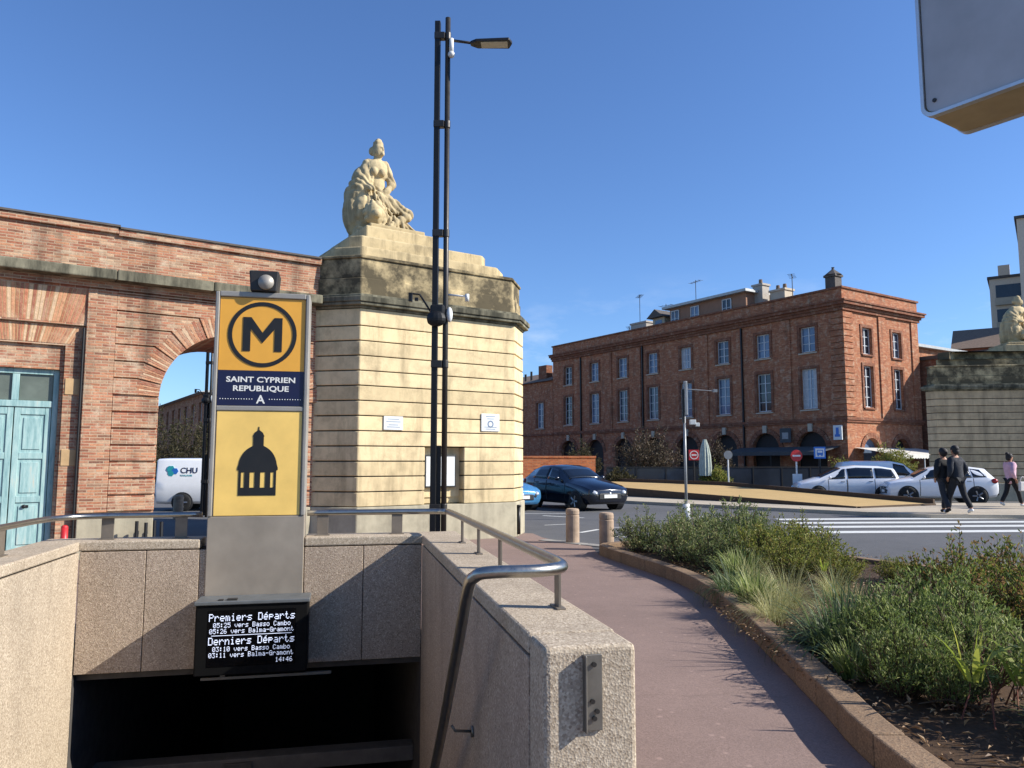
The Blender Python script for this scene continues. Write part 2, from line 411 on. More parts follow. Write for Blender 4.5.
# ------------------------------------------------------------------ setting: ground
def flat(name, outer, holes, z, mat, kind='structure', thick=0):
    loops = [outer]+holes
    b = B(); verts = []
    for lp in loops: verts += [b.bm.verts.new((p[0], p[1], z)) for p in lp]
    for t in tessellate_polygon([[Vector((p[0], p[1], 0)) for p in lp] for lp in loops]):
        f = b.bm.faces.new([verts[i] for i in t])
        f.normal_update()
        if f.normal.z < 0: f.normal_flip()
    if thick:
        n0 = 0
        for lp in loops:
            n = len(lp); vs = verts[n0:n0+n]; lo = [b.bm.verts.new((p[0], p[1], z-thick)) for p in lp]; n0 += n
            for i in range(n): b.bm.faces.new((vs[i], vs[(i+1) % n], lo[(i+1) % n], lo[i]))
        return tag(b.build(name, mat), kind=kind)
    return tag(b.build(name, mat, recalc=False), kind=kind)

hole = [tuple(toN(x, y)[:2]) for x, y in ((-3.05, -4.45), (.12, -4.45), (.12, .12), (-3.05, .12))]
flat('ground', [(-300, -200), (500, -200), (500, 700), (-300, 700)], [hole], 0, 'asphalt')
kerb_pts = [(2.6, -2.0), (2.05, .5), (1.86, 2.4), (1.84, 4.09), (1.92, 4.91), (2.0, 5.74), (2.07, 6.53), (2.15, 7.48), (2.2, 8.78), (2.14, 9.9), (1.95, 10.9), (1.62, 12.3), (1.46, 13.1)]
kerb_sm = [(p.x, p.y) for p in smooth_path([(x, y, 0) for x, y in kerb_pts], 5)]
back_pts = [(1.55, 13.45), (1.9, 13.75), (3.3, 13.8), (4.6, 12.7), (5.5, 10.7), (7.4, 9.4), (12, 8.4), (13, 4), (12, -2)]
pm = toM(.75, .3)
flat('footpath', [(-14, -4), (2.9, -4)]+kerb_sm+[(1.46, 14.4), (1.0, 15.1), (.62, 16.1), (.45, 17.0), (-1.5, 17.6), (-6, 14.3), (-14, 8)], [hole], .006, 'path')
b = B()
for a0, a1 in (((.62, 15.55), (1.35, 14.75)), ((1.38, 14.72), (2.0, 14.05)), ((2.1, 14.25), (4.2, 14.5))):
    a0, a1 = Vector((*a0, 0)), Vector((*a1, 0)); d = (a1-a0).normalized(); nrm = Vector((-d.y, d.x, 0))*.13
    b.up([tuple(p[:2]) for p in (a0-nrm, a1-nrm, a1+nrm, a0+nrm)], .001, .018)
tag(b.build('kerb_strip', 'greykerb', bevel=.004), kind='structure')
# painted markings
b = B()
for (yc, x0, x1) in ((21.3, 7.2, 14.5), (20.05, 6.9, 14.4), (18.85, 6.8, 13.8), (17.5, 6.6, 12.2)):
    d = Vector((math.sin(R(86)), math.cos(R(86)))); 
    for sx in (0,):
        p0 = Vector((x0, yc+(10-x0)*-.07)); p1 = Vector((x1, yc+(10-x1)*-.07)); n2 = Vector((.07, 1))*.27
        b.face([(*(p0-n2), .006), (*(p1-n2), .006), (*(p1+n2), .006), (*(p0+n2), .006)])
for x, y, dx, dy, w in ((.9, 22.6, 1.1, -.9, .12), (-.2, 23.4, 2.2, .15, .1), (2.3, 18.6, .9, -.2, .09), (1.5, 17.2, .5, .8, .12), (4.4, 20.9, 1.6, 2.1, .11), (1.9, 16.3, 1.3, .05, .1), (.8, 19.2, .9, .5, .08)):
    n2 = Vector((-dy, dx)).normalized()*w/2; p0 = Vector((x, y)); p1 = p0+Vector((dx, dy))
    b.face([(*(p0-n2), .005), (*(p1-n2), .005), (*(p1+n2), .005), (*(p0+n2), .005)])
tag(b.build('road_marking', 'paint'), kind='structure')

# traffic island: pavement platform + sand bed
isl = [(10.9, 22.0), (11.6, 21.55), (24, 20.2), (26, 27.5), (15.5, 27.6), (11.5, 29.5), (-12, 58), (-14, 50), (5.85, 27.4)]
flat('island_pavement', isl, [], .11, 'pavement', thick=.11)
b = B()
F1, F2, B1, B2 = Vector((10.9, 24.5, .14)), Vector((4.6, 33.5, .46)), Vector((14.2, 26.2, .15)), Vector((9.4, 34.6, .52))
F3, B3 = Vector((-3, 44, .6)), Vector((0, 47, .62))
for a in ((F1, B1, B2, F2), (F2, B2, B3, F3)): b.face(a)
tag(b.build('sand', 'sand'), kind='structure')
bed = thing('bed_edging', 'dark timber edging around the sandy central bed', 'edging')
def plank(A, C, t, dz, down):
    d = (C-A); n2 = Vector((-d.y, d.x, 0)).normalized()*t
    bb = B(); lo = lambda p: Vector((p.x, p.y, max(.1, p.z-down)))
    top = lambda p: Vector((p.x, p.y, p.z+dz))
    va = [bb.bm.verts.new(p) for p in (lo(A), lo(C), lo(C)+n2, lo(A)+n2, top(A), top(C), top(C)+n2, top(A)+n2)]
    for f in ((3,2,1,0),(4,5,6,7),(0,1,5,4),(1,2,6,5),(2,3,7,6),(3,0,4,7)): bb.bm.faces.new([va[i] for i in f])
    return bb
for A, C, dz in ((F1, F2, .02), (F2, F3, .02), (B2, B1, .16), (B3, B2, .16), (B1, F1, .02)):
    plank(A, C, .1, dz, 1).build('plank', 'wood', bed)

# ------------------------------------------------------------------ metro stair well
def nthing(name, label, cat, group=None): return thing(name, label, cat, MO, RZ_N, group)
TOPZ, CZ = .88, .80
far = nthing('parapet_wall', 'washed concrete wall above the dark stair opening, behind the departures display', 'wall', 'washed concrete walls of the stair well')
b = B(); b.box(-2.885, 0, .02, .33, -.20, CZ-.006); b.build('core', 'darkgap', far)
b = B(); xs = [-2.885, -2.36, -1.93, -1.05, -.53, 0]
for x0, x1 in zip(xs, xs[1:]): b.box(x0+.003, x1-.003, 0, .03, -.21, CZ-.008)
b.build('panel', 'granite', far, bevel=.004)
b = B(); b.box(-3.235, -1.93, -.004, .35, CZ, TOPZ); b.box(-1.05, .36, -.004, .35, CZ, TOPZ); b.build('coping', 'granite_light', far, bevel=.012)
right = nthing('parapet_wall', 'washed concrete parapet between the stairs and the red path, with a steel plate on its end', 'wall', 'washed concrete walls of the stair well')
b = B(); b.box(.02, .34, -4.38, .0, -3.2, CZ-.008); b.build('core', 'darkgap', right)
b = B(); ys = [-4.2, -3.35, -2.2, -1.1, -.003]
for y0, y1 in zip(ys, ys[1:]): b.box(0, .03, y0+.003, y1-.003, -3.2, CZ-.012)
b.box(.33, .355, -4.2, -.003, 0, CZ-.012)
b.build('panel', 'granite', right, bevel=.004)
b = B(); b.box(0, .355, -4.44, -4.205, -3.2, TOPZ-.001); b.build('end_pillar', 'granite_light', right, bevel=.022, seg=3)
b = B(); b.box(-.002, .357, -4.2, -.008, CZ, TOPZ); b.build('coping', 'granite_light', right, bevel=.012)
left = nthing('parapet_wall', 'sunlit washed concrete wall on the left side of the stairs', 'wall', 'washed concrete walls of the stair well')
b = B(); b.box(-3.225, -2.905, -4.4, -.0, -3.2, CZ-.008); b.build('core', 'darkgap', left)
b = B(); ys = [-4.4, -3.1, -1.95, -.62, -.006]
for y0, y1 in zip(ys, ys[1:]): b.box(-2.915, -2.885, y0+.003, y1-.003, -3.2, CZ-.012)
b.build('panel', 'granite_light', left, bevel=.004)
b = B(); b.box(-3.235, -2.883, -4.44, -.008, CZ, TOPZ); b.build('coping', 'granite_light', left, bevel=.012)
# steps, tunnel
b = B()
for i in range(26):
    z = -.15*(i+1); y = -4.4+.29*i
    b.box(-2.885, 0, y, y+.32, z-.4, z)
so = b.build('stair_steps', 'step'); so.location = MO; so.rotation_euler.z = RZ_N; tag(so, kind='structure')
b = B()
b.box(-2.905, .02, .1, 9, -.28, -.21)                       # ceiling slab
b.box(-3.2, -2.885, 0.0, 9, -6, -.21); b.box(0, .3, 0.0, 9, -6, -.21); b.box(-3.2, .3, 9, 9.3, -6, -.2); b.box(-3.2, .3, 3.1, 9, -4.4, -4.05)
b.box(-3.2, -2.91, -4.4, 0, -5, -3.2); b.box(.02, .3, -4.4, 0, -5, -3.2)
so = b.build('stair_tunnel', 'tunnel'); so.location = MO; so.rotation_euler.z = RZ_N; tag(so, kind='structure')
beam = nthing('concrete_beam', 'dim grey beam across the dark stair opening', 'beam')
b = B(); b.box(-2.885, 0, .6, .8, -1.33, -1.19); b.build('beam', 'step', beam, bevel=.01)
b = B(); b.box(-1.75, -1.5, .58, .6, -1.28, -1.22); b.build('label_strip', 'steel_dull', beam)

# steel plate on the pillar end
pl = nthing('wall_bracket', 'galvanised steel bracket plate bolted to the end of the right parapet', 'bracket')
b = B(); b.box(.145, .218, -4.452, -4.4385, .58, .85); b.box(.145, .153, -4.475, -4.452, .58, .85); b.build('plate', 'steel_dull', pl, bevel=.003)
for x, z in ((.185, .815), (.178, .685), (.195, .65), (.185, .625)):
    b = B(); b.cyl((x, -4.4515, z), (x, -4.460, z), .009, n=10); b.build('bolt', 'pole', pl)

# handrail
hr = nthing('handrail', 'tubular steel handrail running round the stair well and down its steps', 'handrail')
RZ = 1.085
pts = [(-3.1, -4.0, RZ), (-3.1, -1.0, RZ), (-3.09, -.35, RZ), (-3.02, -.05, RZ), (-2.85, .1, RZ), (-2.5, .16, RZ), (-1.95, .17, RZ)]
b = B(); b.tube(smooth_path(pts, 6), .024, 12); b.build('rail', 'steel', hr, True)
pts = [(-1.04, .17, RZ), (-.35, .17, RZ), (.05, .165, RZ), (.2, .12, RZ), (.255, -.05, RZ), (.26, -1.5, RZ), (.26, -3.4, RZ), (.26, -3.72, RZ), (.225, -3.87, RZ), (.1, -3.95, RZ), (-.1, -3.95, RZ), (-.165, -3.92, RZ-.02), (-.185, -3.83, RZ-.1), (-.175, -3.4, RZ-.5), (-.15, -2.4, RZ-1.36), (-.13, -.6, RZ-2.8)]
b = B(); b.tube(smooth_path(pts, 8), .027, 14); b.build('rail', 'steel', hr, True)
def flatpost(x, y, w, t):
    b = B(); b.box(x-w/2, x+w/2, y-t/2, y+t/2, TOPZ, RZ-.01); b.box(x-w/2-.015, x+w/2+.015, y-t/2-.03, y+t/2+.03, TOPZ, TOPZ+.008)
    b.build('post', 'post', hr, bevel=.002)
for x in (-2.72, -2.12, -.9, -.22): flatpost(x, .17, .1, .014)
for y in (-1.0, -2.4, -3.6): flatpost(-3.1, y, .014, .1)
for y in (-.75, -1.55, -2.35, -3.7): flatpost(.26, y, .014, .07)
for y in (-2.9, -2.0, -1.1):
    z = RZ-.52-(y+3.4)*.84
    b = B(); b.tube([(-.12, y, z-.02), (-.1, y, z-.05), (-.0, y, z-.06)], .008, 8); b.cyl((-.012, y, z-.06), (.001, y, z-.06), .03); b.build('bracket', 'steel_dull', hr, True)

# totem
tt = nthing('metro_totem', 'grey metro totem with orange M panel above a yellow dome pictogram', 'sign')
X0, X1 = -1.875, -1.055; xc = (X0+X1)/2
b = B(); b.box(X0, X1, -.02, .3, -.2, 1.075); b.build('pedestal', 'totem', tt, bevel=.006)
b = B(); b.box(X0+.008, X1-.008, .0, .26, 1.075, 3.03)
b.box(X0-.0, X0+.035, -.03, .28, 1.075, 3.08); b.box(X1-.035, X1, -.03, .28, 1.075, 3.08)
b.box(X0+.035, X1-.035, -.028, .28, 3.035, 3.085); b.box(X0+.035, X1-.035, -.022, .0, 2.005, 2.05)
b.build('frame', 'alu', tt, bevel=.008)
p1 = B(); p1.box(X0+.04, X1-.04, -.012, -.001, 2.37, 3.032); p1 = p1.build('sign_panel', 'orange', tt)
p2 = B(); p2.box(X0+.04, X1-.04, -.0125, -.001, 2.053, 2.368); p2 = p2.build('name_panel', 'navy', tt)
p3 = B(); p3.box(X0+.045, X1-.045, -.014, -.001, 1.08, 2.003); p3 = p3.build('pictogram_panel', 'yellow', tt, bevel=.003)
zc = 2.70
def ring(b, cx, cz, ro, ri, y0, y1, n=48):
    for i in range(n):
        a0, a1 = 2*math.pi*i/n, 2*math.pi*(i+1)/n
        q = [(cx+r*math.cos(a), cz+r*math.sin(a)) for r, a in ((ri, a0), (ro, a0), (ro, a1), (ri, a1))]
        for y in (y0, y1): b.face([(x, y, z) for x, z in q])
        b.face([(q[1][0], y0, q[1][1]), (q[2][0], y0, q[2][1]), (q[2][0], y1, q[2][1]), (q[1][0], y1, q[1][1])])
b = B(); ring(b, xc, zc, .298, .262, -.0165, -.012); b.build('circle', 'black', p1)
w, h, t = .17, .155, .066
mpoly = [(-w, -h), (-w, h), (-w+.07, h), (0, h-.14), (w-.07, h), (w, h), (w, -h), (w-t, -h), (w-t, h-.105), (0, h-.235), (-w+t, h-.105), (-w+t, -h)]
b = B(); b.wall([(xc+x, zc+z) for x, z in mpoly], -.0165, -.012); b.build('letter', 'black', p1)
text('lettering', 'SAINT CYPRIEN', .068, (xc, -.0128, 2.265), FRONT, p2, 'white_letter', .0015, bold=.022, sx=1.24, spacing=1.02)
text('lettering', 'REPUBLIQUE', .068, (xc, -.0128, 2.185), FRONT, p2, 'white_letter', .0015, bold=.022, sx=1.24, spacing=1.02)
text('lettering', 'A', .105, (xc, -.0128, 2.075), FRONT, p2, 'white_letter', .0015, bold=.02)
for s in (-1, 1):
    b = B()
    for i in range(13): b.ball((xc+s*(.075+i*.0225), -.0135, 2.112), .0045, 1, .4, 1, u=8, v=6)
    b.build('dotted_line', 'white_letter', p2)
# dome pictogram, cut as flat shapes
cx, bz = xc-.005, 1.255
dome = [(-.16, .0), (.16, .0), (.16, .22), (.172, .225), (.172, .245)]
dome += [(.165*math.cos(a), .245+.2*math.sin(a)) for a in [R(x) for x in range(8, 71, 9)]]
dome += [(.045, .44), (.045, .52), (.05, .525)]+[(.045*math.cos(a), .525+.05*math.sin(a)) for a in [R(x) for x in (15, 40, 65)]]+[(.006, .58), (.004, .61)]
full = dome+[(-x, z) for x, z in reversed(dome[2:])]
b = B()
wins = [(-.125, .028), (-.045, .042), (.045, .042), (.125, .028)]
# body built as strips around four openings
z0, z1 = .07, .205
def rect(x0, x1, za, zb): b.wall([(cx+x0, bz+za), (cx+x1, bz+za), (cx+x1, bz+zb), (cx+x0, bz+zb)], -.0175, -.0142)
rect(-.16, .16, 0, z0)
ex = [-.16]
for c0, w0 in wins: ex += [c0-w0/2, c0+w0/2]
ex.append(.16)
for i in range(0, len(ex), 2): rect(ex[i], ex[i+1], z0, z1)
upper = [(-.16, z1), (.16, z1)]+dome[2:]
upper = upper+[(-x, z) for x, z in reversed(dome[2:])]
b.wall([(cx+x, bz+z) for x, z in upper], -.0175, -.0142)
b.build('dome_pictogram', 'black', p3)
# spot on top of the totem
b = B(); b.prism([(xc-.13, 3.28), (xc+.13, 3.28), (xc+.115, 3.09), (xc-.115, 3.09)], lambda x, z: (x, -.06, z), lambda x, z: (x, .2, z)); b.build('spotlight_box', 'pole', tt, bevel=.012)
b = B(); b.lathe([(.02, -.005), (.05, -.03), (.07, .0), (.066, .02)], 20); sp = b.build('spotlight_lens', 'alu', tt, True); sp.rotation_euler = (R(90), 0, 0); sp.location = (xc+.02, -.07, 3.17)

# departures display
dp = nthing('departure_display', 'black departures screen hung in front of the metro totem', 'screen')
D0, D1 = -1.89, -.99
b = B(); b.prism([(D0, -.20), (D1, -.20), (D1, .385), (D0, .385)], lambda x, z: (x, -.32, z), lambda x, z: (x, -.03, z)); b.build('casing', 'casing', dp, bevel=.01)
b = B(); b.wall([(D0-.012, .37), (D1+.012, .37), (D1+.012, .40), (D0-.012, .40)], -.335, -.021); b.build('hood', 'casing_top', dp, bevel=.006)
b = B(); b.box(D0+.1, D1-.1, -.3225, -.319, -.13, .325); scn = b.build('screen', 'screen', dp)
YT = -.3235
DOT = {'P': '1E11111E101010', 'r': '00001619101010', 'e': '00000E111F100E', 'm': '00001A15151515', 'i': '04000C0404040E', 's': '00000F100E011E', 'D': '1E11111111111E', '\u00e9': '02040E111F100E',
       'p': '00001E111E1010', 'a': '00000E010F110F', 't': '08081C08080906', 'n': '00001619111111', '0': '0E11131519110E', '1': '040C040404040E', '2': '0E11010204081F', '3': '1F02040201110E',
       '4': '02060A121F0202', '5': '1F101E0101110E', '6': '0608101E11110E', ':': '000C0C000C0C00', 'v': '00001111110A04', 'B': '1E11111E11111E', 'o': '00000E1111110E', 'C': '0E11101010110E',
       'b': '1010161911111E', 'l': '0C04040404040E', '-': '0000001F000000', 'G': '0E11101711110F'}
def led(body, pw, ph, x, z, right=False):
    """a line of dot matrix lettering, every lit dot a small plate"""
    n = len(body)*6-1; x0 = x-n*pw if right else x-n*pw/2; b = B()
    for c, ch in enumerate(body):
        g = DOT.get(ch)
        if not g: continue
        for r_ in range(7):
            row = int(g[2*r_:2*r_+2], 16); k = 0
            while k < 5:
                if row >> (4-k) & 1:
                    k1 = k
                    while k1 < 5 and row >> (4-k1) & 1: k1 += 1
                    xa, xb = x0+(c*6+k)*pw, x0+(c*6+k1)*pw-.12*pw; za = z+(6-r_)*ph
                    b.face([(xa, YT, za), (xb, YT, za), (xb, YT, za+ph*.88), (xa, YT, za+ph*.88)]); k = k1
                else: k += 1
    return b.build('lettering', 'led', scn)
xm = (D0+D1)/2
led('Premiers D\u00e9parts', .0072, .0088, xm, .238)
led('05:25 vers Basso Cambo', .0047, .0056, xm, .186)
led('05:26 vers Balma-Gramont', .0047, .0056, xm, .138)
led('Derniers D\u00e9parts', .0072, .0088, xm, .048)
led('03:10 vers Basso Cambo', .0047, .0056, xm, -.006)
led('03:11 vers Balma-Gramont', .0047, .0056, xm, -.054)
led('14:46', .0047, .0056, D1-.12, -.11, True)
b = B(); b.box(D0+.13, D1-.13, YT, YT+.001, .12, .124); b.build('divider', 'led', scn)
b = B(); b.box(D0+.05, D1+.2, -.27, -.24, -.245, -.225); b.box(D0+.2, D0+.24, -.26, -.25, -.225, -.19); b.build('lower_bar', 'steel_dull', dp)
b = B(); b.box(D0+.24, D0+.32, -.3, -.24, .401, .412); b.box(D0+.17, D0+.21, -.3, -.26, .401, .409); b.build('fixing', 'pole', dp)

# ------------------------------------------------------------------ street lamp (twin posts)
def make_lamp(loc, rz, label):
    t = thing('street_lamp', label, 'street lamp', loc, rz, 'twin post street lamps')
    b = B(); b.box(-.095, -.025, -.04, .04, 0, 7.2); b.build('post', 'pole_dark', t, bevel=.006)
    b = B(); b.cyl((.07, 0, 0), (.07, 0, 7.25), .034, n=16); b.build('post', 'pole', t, True)
    b = B(); b.box(-.02, .03, -.02, .02, .05, 1.75); b.build('infill_plate', 'pole_dark', t)
    for z in (1.0, 2.75, 4.4, 5.82, 7.0):
        b = B(); b.box(-.1, .035, -.048, .03, z-.045, z+.045); b.cyl((.07, 0, z-.05), (.07, 0, z+.05), .042); b.build('clamp', 'pole', t, bevel=.008)
    b = B(); b.tube([(.1, 0, 6.95), (.42, 0, 6.9)], .018, 8); b.build('arm', 'pole', t, True)
    h = B(); h.prism([(.36, -.03), (.44, -.09), (.86, -.11), (.9, 0), (.86, .11), (.44, .09), (.36, .03)], lambda x, y: (x, y, 6.88), lambda x, y: (x, y*.85, 6.925))
    h = h.build('lamp_head', 'pole_dark', t, bevel=.012)
    b = B(); b.box(.5, .84, -.075, .075, 6.873, 6.8795); b.build('lens', 'lampglass', h)
    b = B(); b.cyl((.12, -.03, 6.75), (.12, -.03, 6.95), .03); b.ball((.12, -.03, 6.74), .045); b.build('sensor', 'white_plastic', t, True)
    b = B(); b.box(-.11, .07, -.12, .0, 3.24, 3.48); b.ball((-.03, -.1, 3.3), .1, 1.25, .7, 1.0); b.build('speaker_box', 'pole_dark', t, bevel=.03)
    b = B(); b.ball((.125, -.04, 3.36), .05, .8, 1, 1.9); b.build('camera_dome', 'white_plastic', t, True)
    b = B(); b.tube([(-.11, 0, 3.4), (-.25, -.02, 3.62), (-.34, -.03, 3.63)], .012, 8); b.box(-.385, -.345, -.05, .01, 3.53, 3.64); b.box(-.31, -.27, -.04, .0, 3.54, 3.58); b.build('floodlight', 'pole_dark', t)
    b = B(); b.tube([(.1, 0, 3.62), (.34, -.02, 3.59)], .012, 8); b.cyl((.34, -.02, 3.62), (.34, -.02, 3.53), .026); b.build('antenna_arm', 'white_plastic', t, True)
    return t
lamp = make_lamp((-.895, 9.4, 0), R(-2), 'tall twin post street lamp in front of the cream stone pavilion')
lamp2 = copy_tree(lamp); lamp2.location = (-8.72, 22.0, 0); lamp2['label'] = 'dark twin post street lamp seen through the brick arch beside the van'

# ------------------------------------------------------------------ cream pavilion
def octo(i=0.0, c=.66, w=3.5, d=5.0):
    """octagonal plan with inset i; front edge on y=0"""
    k = i*math.tan(math.pi/8)
    x0, x1 = -w, 0
    return [(x0+k, i), (x1-k, i), (x1+c-i, c+k), (x1+c-i, d-c-k), (x1-k, d-i), (x0+k, d-i), (x0-c+i, d-c-k), (x0-c+i, c+k)]
def inset(poly, i):
    n = len(poly); out_ = []
    for k in range(n):
        a, p, c = Vector(poly[k-1]), Vector(poly[k]), Vector(poly[(k+1) % n])
        d0, d1 = (p-a).normalized(), (c-p).normalized(); n0, n1 = Vector((-d0.y, d0.x)), Vector((-d1.y, d1.x))
        out_.append(tuple(p+(n0+n1)*(i/(1+n0.dot(n1)))))
    return out_
def make_pavilion(name, label, loc, rz, lime, niche, plan=None):
    octo = plan or globals()['octo']
    t = thing(name, label, 'pavilion', loc, rz)
    b = B(); b.up(octo(-.035), 0, .72); b.build('plinth', 'plinth', t, bevel=.02)
    zs = [.722, 1.0]+[1.0+.2835*i for i in range(1, 12)]+[4.455]
    sh = B(); oc = octo(.045)
    if niche: oc = [oc[0], (-2.15, .045), (-2.15, .24), (-1.19, .24), (-1.19, .045)]+oc[1:]
    sh.up(oc, .7, 4.46)
    sh = sh.build('core', 'darkgap', t)
    b = B()
    for i, (z0, z1) in enumerate(zip(zs, zs[1:])):
        g = .011
        za, zb = z0+g, z1-g
        pl = octo(0)
        if niche and za < 1.84 and zb > .86:
            n0, n1 = -2.11, -1.23
            pts = [pl[0], (n0, 0), (n0, .22), (n1, .22), (n1, 0)]+pl[1:]
            b.up(pts, za, zb)
        else: b.up(pl, za, zb)
    b.build('shaft', lime, t, bevel=.012, seg=1)
    b = B()
    b.up(octo(-.03), 4.455, 4.50); b.up(octo(-.12), 4.50, 4.56); b.up(octo(-.15), 4.56, 4.66); b.up(octo(-.06), 4.66, 4.72)
    b.build('cornice', 'cornice', t, bevel=.015)
    b = B(); b.up(octo(.05), 4.70, 5.06); b.up(octo(.075), 5.06, 5.44); b.up(octo(.04), 5.44, 5.50)
    b.build('attic', 'lime_dirty', t, bevel=.02)
    b = B()
    b.up(octo(.42), 5.5, 5.78); b.up(octo(.80), 5.78, 6.12)
    b.build('pedestal_step', 'lime_dirty' if not niche else 'statue', t, bevel=.03)
    b = B()
    dx = 0 if niche else 2.8
    b.up([(-2.9+dx, 1.25), (-1.25+dx, 1.25), (-1.25+dx, 3.4), (-2.9+dx, 3.4)], 6.11, 6.50); b.up([(-2.75+dx, 1.4), (-1.45+dx, 1.4), (-1.45+dx, 3.2), (-2.75+dx, 3.2)], 6.5, 6.62)
    b.build('pedestal_block', 'statue', t, bevel=.03)
    return t
pav = make_pavilion('stone_pavilion', 'sunlit cream stone pavilion with grooved courses at the end of the brick arcade', PR, RZ_M, 'lime', True)
b = B()
b.wall([(-2.11, .86), (-1.23, .86), (-1.23, 1.84), (-2.11, 1.84)], .19, .23); b.build('niche_back', 'lime', pav)
plan2 = [(-3.5, 0), (2.6, .0), (3.2, .6), (3.2, 4.2), (-.4, 4.2), (-3.72, .4)]
pav2 = make_pavilion('stone_pavilion', 'shaded grey stone pavilion behind the white cars at the right edge', (17.3+3.5, 30.9, 0), R(-8), 'lime_grey', False, lambda i: inset(plan2, i))

nb = thing('notice_board', 'dark framed notice board with white papers in the pavilion niche', 'notice board', PR, RZ_M)
b = B(); b.box(-2.06, -1.36, .1, .189, 1.05, 1.69); b.build('frame', 'black', nb, bevel=.006)
b = B(); b.box(-2.03, -1.39, .096, .099, 1.08, 1.66); b.build('backing', 'plaque', nb)
for x0, x1, z0, z1 in ((-2.01, -1.73, 1.1, 1.3), (-1.68, -1.41, 1.1, 1.3), (-2.01, -1.73, 1.33, 1.64), (-1.68, -1.41, 1.33, 1.64)):
    b = B(); b.box(x0, x1, .092, .0955, z0, z1); b.build('paper', 'paper', nb)
pq = thing('wall_plaque', 'small blank looking white plaque on the pavilion left of the lamp post', 'plaque', PR, RZ_M, 'white plaques on the pavilion')
b = B(); b.box(-3.0, -2.6, -.025, -.001, 2.16, 2.42); b.build('panel', 'plaque', pq, bevel=.006)
for z, wd in ((2.36, .24), (2.31, .3), (2.25, .2), (2.21, .27)):
    b = B(); b.box(-2.8-wd/2, -2.8+wd/2, -.027, -.0252, z, z+.012); b.build('text_line', 'grey_letter', pq)
pq = thing('wall_plaque', 'taller white plaque with grey emblem on the pavilion right of the lamp post', 'plaque', PR, RZ_M, 'white plaques on the pavilion')
b = B(); b.box(-.84, -.40, -.025, -.001, 2.18, 2.54); b.build('panel', 'plaque', pq, bevel=.008)
b = B(); ring(b, -.62, 2.33, .075, .045, -.027, -.0252, 20); b.build('emblem', 'grey_letter', pq)
for z, wd in ((2.48, .22), (2.43, .16), (2.26, .3), (2.22, .24)):
    b = B(); b.box(-.62-wd/2, -.62+wd/2, -.027, -.0252, z, z+.014); b.build('text_line', 'grey_letter', pq)
dpipe = thing('downpipe', 'slim grey downpipe at the right corner of the pavilion base', 'pipe', PR, RZ_M)
b = B(); b.cyl((.1, .0, .05), (.1, .0, .62), .035); b.cyl((.1, .0, .62), (.1, .0, .66), .05); b.build('pipe', 'pole', dpipe, True)

# ------------------------------------------------------------------ arcade wall
AX, AY = -4.17, .64
AO = toM(AX, AY)
aw = thing('arcade_wall', 'weathered orange brick arcade wall with blue door and archway', 'wall', AO, RZ_M)
# local: x = s (negative to the left), y=0 front face, y>0 behind
ac, ar, az = -1.47, 1.2, 2.6
arcL = [(ac-ar*math.cos(a), az+ar*math.sin(a)) for a in [math.pi*i/28 for i in range(29)]]
poly = [(-3.8, 0), (ac-ar, 0)]+arcL+[(ac+ar, 0), (.1, 0), (.1, 4.52), (-3.8, 4.52)]
b = B(); b.wall(poly, 0, 2.4)
# left bay: nested blind recesses around the door
b.box(-12, -5.62, 0, .9, 0, 4.52)
b.box(-5.619, -3.801, 0, .9, 3.76, 4.52)
b.box(-5.618, -5.36, .06, .9, 0, 3.758); b.box(-4.07, -3.802, .06, .9, 0, 3.758); b.box(-5.359, -4.071, .06, .9, 3.42, 3.757)
b.box(-5.358, -5.3, .12, .9, 0, 3.418); b.box(-4.12, -4.072, .12, .9, 0, 3.418); b.box(-5.299, -4.121, .12, .9, 3.03, 3.417)
b.build('wall', 'arcade', aw)
b = B(); b.box(-12, .1, .03, 2.38, 4.52, 5.36); b.build('parapet', 'arcade', aw)
b = B(); b.box(-12, -3.4, -.03, 2.45, 5.36, 5.47); b.box(-3.399, .12, -.03, 2.45, 5.33, 5.44); b.build('coping', 'arcade', aw, bevel=.01)
b = B(); b.box(-12, -3.38, -.06, 2.48, 5.471, 5.505); b.box(-3.379, .1, -.06, 2.48, 5.441, 5.475); b.build('coping_tile', 'roof', aw)
b = B()
for x0, x1 in ((-12, -8), (-7.995, -5.5), (-5.495, -3.42), (-3.415, -1.9), (-1.895, .06)):
    b.wall([(x0, 4.52), (x1, 4.52), (x1, 4.69), (x0, 4.69)], -.28, .02)
b.build('cornice', 'cornice', aw, bevel=.02)
b = B(); b.box(-12, -.0, -.06, .02, 4.40, 4.518); b.build('cornice_bed', 'arcade', aw)
# rusticated pier blocks between door bay and arch, and stepped voussoirs
def arch_x(z):   # left edge of the arch at height z
    if z <= az: return ac-ar
    d = ar*ar-(z-az)**2
    return ac-math.sqrt(d) if d > 0 else ac
b = B()
b.box(-3.8, -3.372, -.04, .005, .74, 4.38); b.box(-3.371, -.02, -.04, .005, 4.352, 4.38)
zs = [.74+.272*i for i in range(0, 8)]
for z0, z1 in zip(zs, zs[1:]): b.box(-3.37, arch_x(z1)+.001, -.04, .01, z0+.014, z1-.014); b.box(ac+ar-.001, -.02, -.04, .01, z0+.014, z1-.014)
b.build('pier_block', 'arcade', aw, bevel=.008, seg=1)
